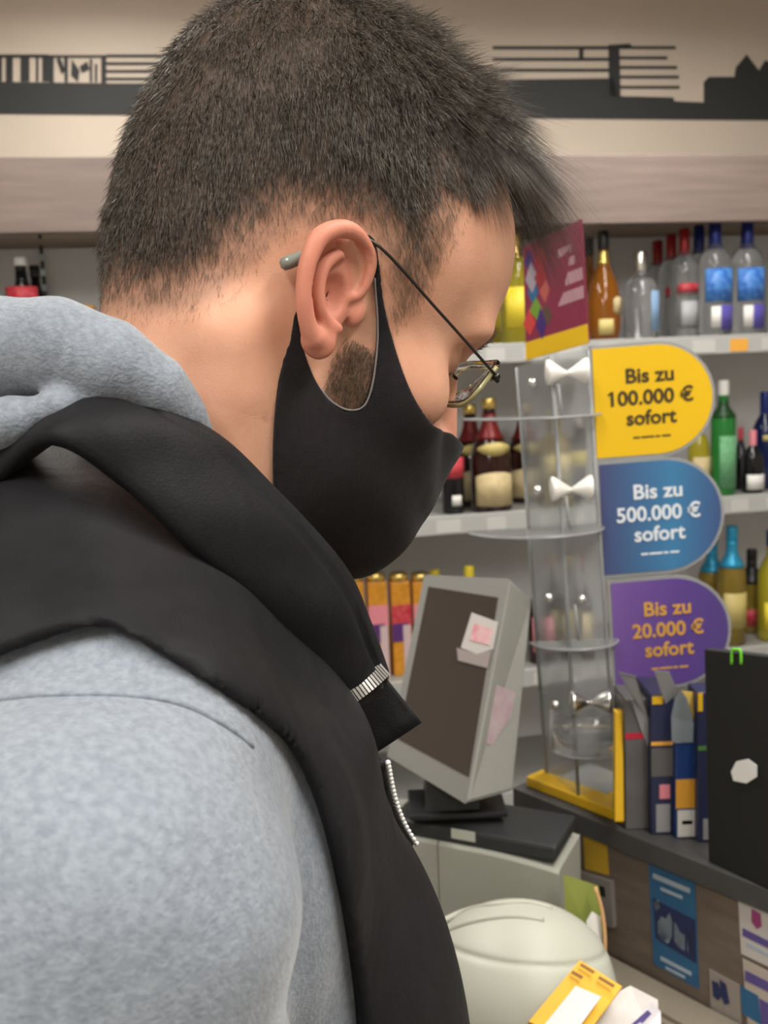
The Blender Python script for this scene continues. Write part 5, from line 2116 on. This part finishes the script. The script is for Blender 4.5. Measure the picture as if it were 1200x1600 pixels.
o = MB().box(np.array([0.03, 0.004, hh + 0.0005]), np.array([LW - 0.004, 0.098, hh + 0.020])).build('tray_body', mat('dark_grey_plastic', (0.035, 0.037, 0.040), rough=0.45), bevel=0.004, mat_world=PM)
bpy.context.view_layer.update()
put(o, trm)
lx = ((PZ(738, 1288, ztop + 0.014) - p0) @ px_)
o = MB().box(np.array([lx - 0.016, 0.0028, hh + 0.008]), np.array([lx + 0.016, 0.0039, hh + 0.021])).build('label', mat('tray_label', (0.55, 0.58, 0.50), rough=0.6), mat_world=PM)
bpy.context.view_layer.update()
put(o, trm)

# ---- rounded terminal in front
dome = empty('ticket_terminal', P(830, 1560, 1.0))
tag(dome, 'rounded pale cream ticket terminal standing on the desk', 'terminal')
dc = P(812, 1560, 1.03)
DOMEM = mat('pale_cream_dome', (0.50, 0.515, 0.44), rough=0.45, bump=0.1, bscale=400)


def sd_dome(p):
    q = p - dc.astype(np.float32)
    d = sd_ell(q, (0, 0, 0), (0.112, 0.105, 0.098))
    d = smax(d, q[:, 0] - 0.104, 0.02)
    lower = np.stack([np.sqrt(q[:, 0] ** 2 + q[:, 1] ** 2) - 0.108, np.abs(q[:, 2] + 0.15) - 0.15], -1)
    cyl = np.minimum(lower.max(-1), 0) + np.sqrt((np.maximum(lower, 0) ** 2).sum(-1))
    d = smin(d, cyl, 0.01)
    # lid groove running round the front
    g = np.abs(q[:, 2] - 0.060 + 0.30 * q[:, 1] + 0.10 * q[:, 0])
    d = d + 0.0022 * np.exp(-(g / 0.0028) ** 2)
    g = np.abs(q[:, 2] + 0.010 + 0.25 * q[:, 0] + 0.20 * q[:, 1])
    d = d + 0.0016 * np.exp(-(g / 0.0022) ** 2)
    return smax(d, (ZD + 0.0005) - p[:, 2], 0.002)


dv, df = surface_nets(sd_dome, dc + (-0.13, -0.13, -0.36), dc + (0.13, 0.13, 0.11), 0.003)
dv, _ = project(sd_dome, dv)
o = big_mesh('housing', dv, df, DOMEM)
put(o, dome)
# raised ridges of the paper lid
for ridge in ([(690, 1462), (720, 1446), (760, 1436), (805, 1432), (850, 1438)], [(690, 1440), (725, 1424), (770, 1414), (820, 1410), (862, 1420)]):
    rp = march(sd_dome, [a for a, b in ridge], [b for a, b in ridge], 0.5, 1.6)
    wtube('paper_lid_ridge', catmull(rp, 24), 0.0034, DOMEM, dome)

# ---- yellow form pad leaning on the terminal
pad = empty('form_pad', P(900, 1560, 0.9))
tag(pad, 'yellow form pad with a white field leaning on the terminal', 'pad')
padq = [(906, 1500), (972, 1541), (905, 1632), (826, 1596)]
padd = [0.935, 0.915, 0.865, 0.885]
free_quad('pad', padq, padd, mat('amber_paper', (0.76, 0.43, 0.02), rough=0.55), pad, th=-0.006 if False else 0.006)
pp = [P(a, b, d) for (a, b), d in zip(padq, padd)]
pnv = nrm(np.cross(pp[1] - pp[0], pp[2] - pp[0]))
if pnv @ (CAM - pp[0]) < 0:
    pnv = -pnv


def on_pad(u, v, l):
    return (pp[0] * (1 - u) + pp[1] * u) * (1 - v) + (pp[3] * (1 - u) + pp[2] * u) * v + pnv * l


def pad_patch(name, poly, m, l=0.0068):
    o = MB().prism([on_pad(u, v, l) for u, v in poly], -pnv * 0.0007).build(name, m)
    put(o, pad)


pad_patch('white_field', [(0.30, 0.38), (0.82, 0.34), (0.84, 1.0), (0.30, 1.0)], mat('pad_white', (0.66, 0.66, 0.66), rough=0.7))
ink = mat('brown_ink', (0.22, 0.09, 0.01), rough=0.6)
for (u0, v0, u1, v1) in ((0.10, 0.08, 0.42, 0.115), (0.55, 0.10, 0.90, 0.14), (0.06, 0.22, 0.30, 0.26)):
    pad_patch('print_line', [(u0, v0), (u1, v0), (u1, v1), (u0, v1)], ink)

# ---- papers between pad and panel
paps = [('loose_sheet', [(935, 1566), (985, 1540), (1028, 1562), (1030, 1640), (920, 1640)], (0.93, 0.95, 0.95, 0.88, 0.87), WHITEP, 'loose white sheet beside the yellow pad', 'paper'),
        ('blue_striped_form', [(978, 1600), (1018, 1566), (1032, 1580), (1034, 1640), (968, 1650)], (0.915, 0.925, 0.925, 0.87, 0.87), mat('form_white', (0.62, 0.60, 0.64), rough=0.8), 'white form with a blue stripe on the loose sheet', 'form')]
made = {}
for nm, qd, dp, m, lb, ct in paps:
    pts = [P(a, b, d) for (a, b), d in zip(qd, dp)]
    n = nrm(np.cross(pts[1] - pts[0], pts[-1] - pts[0]))
    o = MB().prism(pts, n * 0.0006).build(nm, m)
    tag(o, lb, ct)
    made[nm] = o
o = MB().prism([P(a, b, 0.905) for a, b in ((980, 1606), (1012, 1578), (1018, 1584), (988, 1614))], np.array([0, -0.0005, 0.0003])).build('blue_stripe', VIOLETP)
put(o, made['blue_striped_form'])
# stack of envelopes lying along the panel foot
for i in range(4):
    z = ZD + 0.001 + i * 0.006
    o = MB().box(np.array([0.085 + 0.008 * math.sin(i * 2.1), -0.045 + 0.006 * math.cos(i * 1.7), z]), np.array([0.30 + 0.01 * math.sin(i), PAN - 0.006, z + 0.005])).build('envelope', mat('cream_envelope', (0.30, 0.26, 0.20), rough=0.8, noise=0.1, nscale=20), mat_world=CTM)
    tag(o, ('topmost' if i == 3 else 'lowest' if i == 0 else 'second' if i == 1 else 'third') + ' cream envelope of the stack lying along the brown panel', 'envelope', 'envelopes stacked along the panel')
# curled leaflet between terminal and panel
OLIVE = mat('olive_green_print', (0.17, 0.22, 0.03), rough=0.45, colour2=(0.24, 0.27, 0.05), nscale=12)
lf = empty('curled_leaflet', P(910, 1450, 1.12))
tag(lf, 'curled green leaflet with white back wedged behind the terminal', 'leaflet')
free_quad('green_face', [(880, 1366), (935, 1384), (944, 1430), (936, 1500), (884, 1430)], (1.13, 1.12, 1.11, 1.10, 1.12), OLIVE, lf, 0.001)
free_quad('white_face', [(925, 1424), (938, 1432), (942, 1490), (926, 1470), (916, 1440)], (1.10, 1.10, 1.095, 1.095, 1.10), LABELW, lf, 0.0008)
wtube('orange_edge', catmull([P(930, 1386, 1.10), P(940, 1420, 1.095), P(945, 1460, 1.09), P(945, 1500, 1.085)], 12), 0.0022, mat('tan_edge', (0.62, 0.36, 0.16), rough=0.6), lf)

# ---- leaflets and packs on the counter next to the display
def slab_px(name, quad, depths, m, parent, th=0.002):
    return free_quad(name, quad, depths, m, parent, th)


GREYC = mat('grey_card', (0.30, 0.30, 0.31), rough=0.6)
GREYD = mat('dark_grey_card', (0.13, 0.125, 0.125), rough=0.5, noise=0.2, nscale=20)
NAVYC = mat('navy_card', (0.022, 0.028, 0.075), rough=0.4)
BLUEC = mat('blue_carton', (0.012, 0.045, 0.19), rough=0.35, coat=0.2)


def stand_box(name, label, cat, px0, px1, ptop, pbase, depth_y, m, extra=(), group=None, right_top=0.0):
    """carton standing on the counter, face towards the desk side"""
    base = PZ((px0 + px1) / 2, pbase, ZC)
    Y = base[1]
    a, b = PY(px0, pbase, Y), PY(px1, pbase, Y)
    top = PY((px0 + px1) / 2, ptop, Y)
    e = empty(name, base)
    tag(e, label, cat, group)
    w = b[0] - a[0]
    H = top[2] - ZC
    o = MB().box(np.array([a[0], Y, ZC + 0.0004]), np.array([b[0], Y + depth_y, ZC + H])).build('carton', m, bevel=0.0012)
    put(o, e)
    for nm, u0, v0, u1, v1, mm in extra:
        o = MB().box(np.array([a[0] + w * u0, Y - 0.0008, ZC + H * v0]), np.array([a[0] + w * u1, Y - 0.0002, ZC + H * v1])).build(nm, mm)
        put(o, e)
    return e, a, b, Y, H


REDP = mat('red_print', (0.50, 0.02, 0.05), rough=0.5)
e, a, b, Y, H = stand_box('leaflet_box', 'grey leaflet box with red stripe and white edge beside the yellow post', 'box', 978, 1018, 1092, 1296, 0.06, GREYD,
                          (('red_stripe', 0.0, 0.70, 0.86, 0.745, REDP), ('white_edge', 0.90, 0.0, 1.0, 0.72, LABELW), ('red_mark', 0.88, 0.46, 1.0, 0.50, REDP)))
fl = PY(968, 1046, Y - 0.03)
o = MB().prism([PY(966, 1050, Y - 0.025), PY(993, 1056, Y - 0.025), PY(1014, 1126, Y - 0.004), PY(990, 1092, Y - 0.004)], (0, 0.0012, 0)).build('open_flap', GREYC)
put(o, e)
o = MB().prism([PY(986, 1092, Y - 0.004), PY(1012, 1120, Y - 0.004), PY(1016, 1176, Y - 0.002), PY(1000, 1136, Y - 0.002)], (0, 0.0012, 0)).build('open_flap', GREYC)
put(o, e)
e, a, b, Y, H = stand_box('folded_card_box', 'navy card box with grey open flap and yellow corner', 'box', 1018, 1054, 1084, 1304, 0.07, NAVYC,
                          (('orange_line', 0.0, 0.64, 1.0, 0.665, ORANGE), ('yellow_corner', 0.05, 0.93, 0.5, 0.985, YELP), ('grey_field', 0.0, 0.42, 0.98, 0.62, GREYD), ('grey_print', 0.2, 0.02, 0.8, 0.22, GREYC), ('pink_print', 0.35, 0.26, 0.8, 0.36, L_PINK)))
o = MB().prism([PY(1022, 1048, Y - 0.02), PY(1046, 1050, Y - 0.02), PY(1060, 1082, Y - 0.003), PY(1040, 1100, Y - 0.003)], (0, 0.0012, 0)).build('open_flap', GREYC)
put(o, e)
e, a, b, Y, H = stand_box('tobacco_carton', 'blue carton with orange and white foot and curved grey flap', 'carton', 1056, 1088, 1160, 1310, 0.05, BLUEC,
                          (('orange_field', 0.0, 0.32, 1.0, 0.62, mat('orange_field', (0.75, 0.36, 0.04), rough=0.5)), ('white_field', 0.08, 0.02, 1.0, 0.30, mat('carton_white', (0.70, 0.70, 0.66), rough=0.6)), ('dark_print', 0.3, 0.15, 0.8, 0.19, NAVYP)))
o = MB().prism([PY(1050, 1160, Y - 0.003), PY(1049, 1120, Y - 0.006), PY(1054, 1096, Y - 0.010), PY(1064, 1078, Y - 0.015), PY(1074, 1092, Y - 0.012), PY(1084, 1130, Y - 0.006), PY(1083, 1160, Y - 0.003)], (0, 0.0012, 0)).build('curved_flap', mat('slate_card', (0.22, 0.26, 0.29), rough=0.6))
put(o, e)
o = MB().prism([PY(1064, 1080, Y + 0.006), PY(1090, 1082, Y + 0.006), PY(1081, 1134, Y + 0.004)], (0, 0.0012, 0)).build('yellow_tab', mat('yellow_tab', (0.70, 0.48, 0.10), rough=0.6))
put(o, e)
e, a, b, Y, H = stand_box('navy_pack', 'dark navy pack squeezed between the carton and the black board', 'pack', 1090, 1118, 1082, 1316, 0.04, NAVYC,
                          (('green_line', 0.0, 0.62, 0.9, 0.65, mat('green_print', (0.08, 0.20, 0.05), rough=0.5)), ('yellow_tab', 0.0, 0.88, 0.25, 1.0, YELP), ('bar_code', 0.3, 0.02, 0.8, 0.16, GREYC)))

# ---- black board at the counter's near end
bb = empty('display_board', PZ(1170, 1370, ZC))
tag(bb, 'tall matte black board with a white sticker and green clip', 'board')
YB = 1.045
k0, k1 = PZ(1107, 1346, ZC + 0.0006), PZ(1290, 1432, ZC + 0.0006)
bu = nrm(k1 - k0)
bn = np.array([bu[1], -bu[0], 0])
if bn @ (CAM - k0) < 0:
    bn = -bn
HB = P(1104, 1014, float(pix(k0)[2]))[2] - ZC + 0.010
lean = CU * 0 + np.array([-0.006, 0, 0])
o = MB().prism([k0 + CZ * HB + lean, np.array([k1[0], k1[1], P(1290, 1018, float(pix(k1)[2]))[2]]) + lean, k1, k0], -bn * 0.012).build('board', mat('matte_black_board', (0.011, 0.011, 0.010), rough=0.75, bump=0.2, bscale=300), bevel=0.001)
put(o, bb)


def on_board(px, py, l=0.0):
    return on_plane(px, py, k0 + bn * l, bn)


o = MB().prism([on_board(a, b, 0.006) for a, b in ((1142, 1206), (1150, 1190), (1168, 1186), (1182, 1196), (1182, 1214), (1166, 1224), (1146, 1220))], -bn * 0.0012).build('sticker', mat('sticker_white', (0.80, 0.80, 0.78), rough=0.6))
put(o, bb)
GRN = mat('green_clip', (0.16, 0.62, 0.03), rough=0.4)
wtube('clip', catmull([on_board(1143, 1038, 0.006), on_board(1144, 1016, 0.006), on_board(1150, 1015, 0.006), on_board(1157, 1017, 0.006), on_board(1158, 1038, 0.006)], 16), 0.0016, GRN, bb)
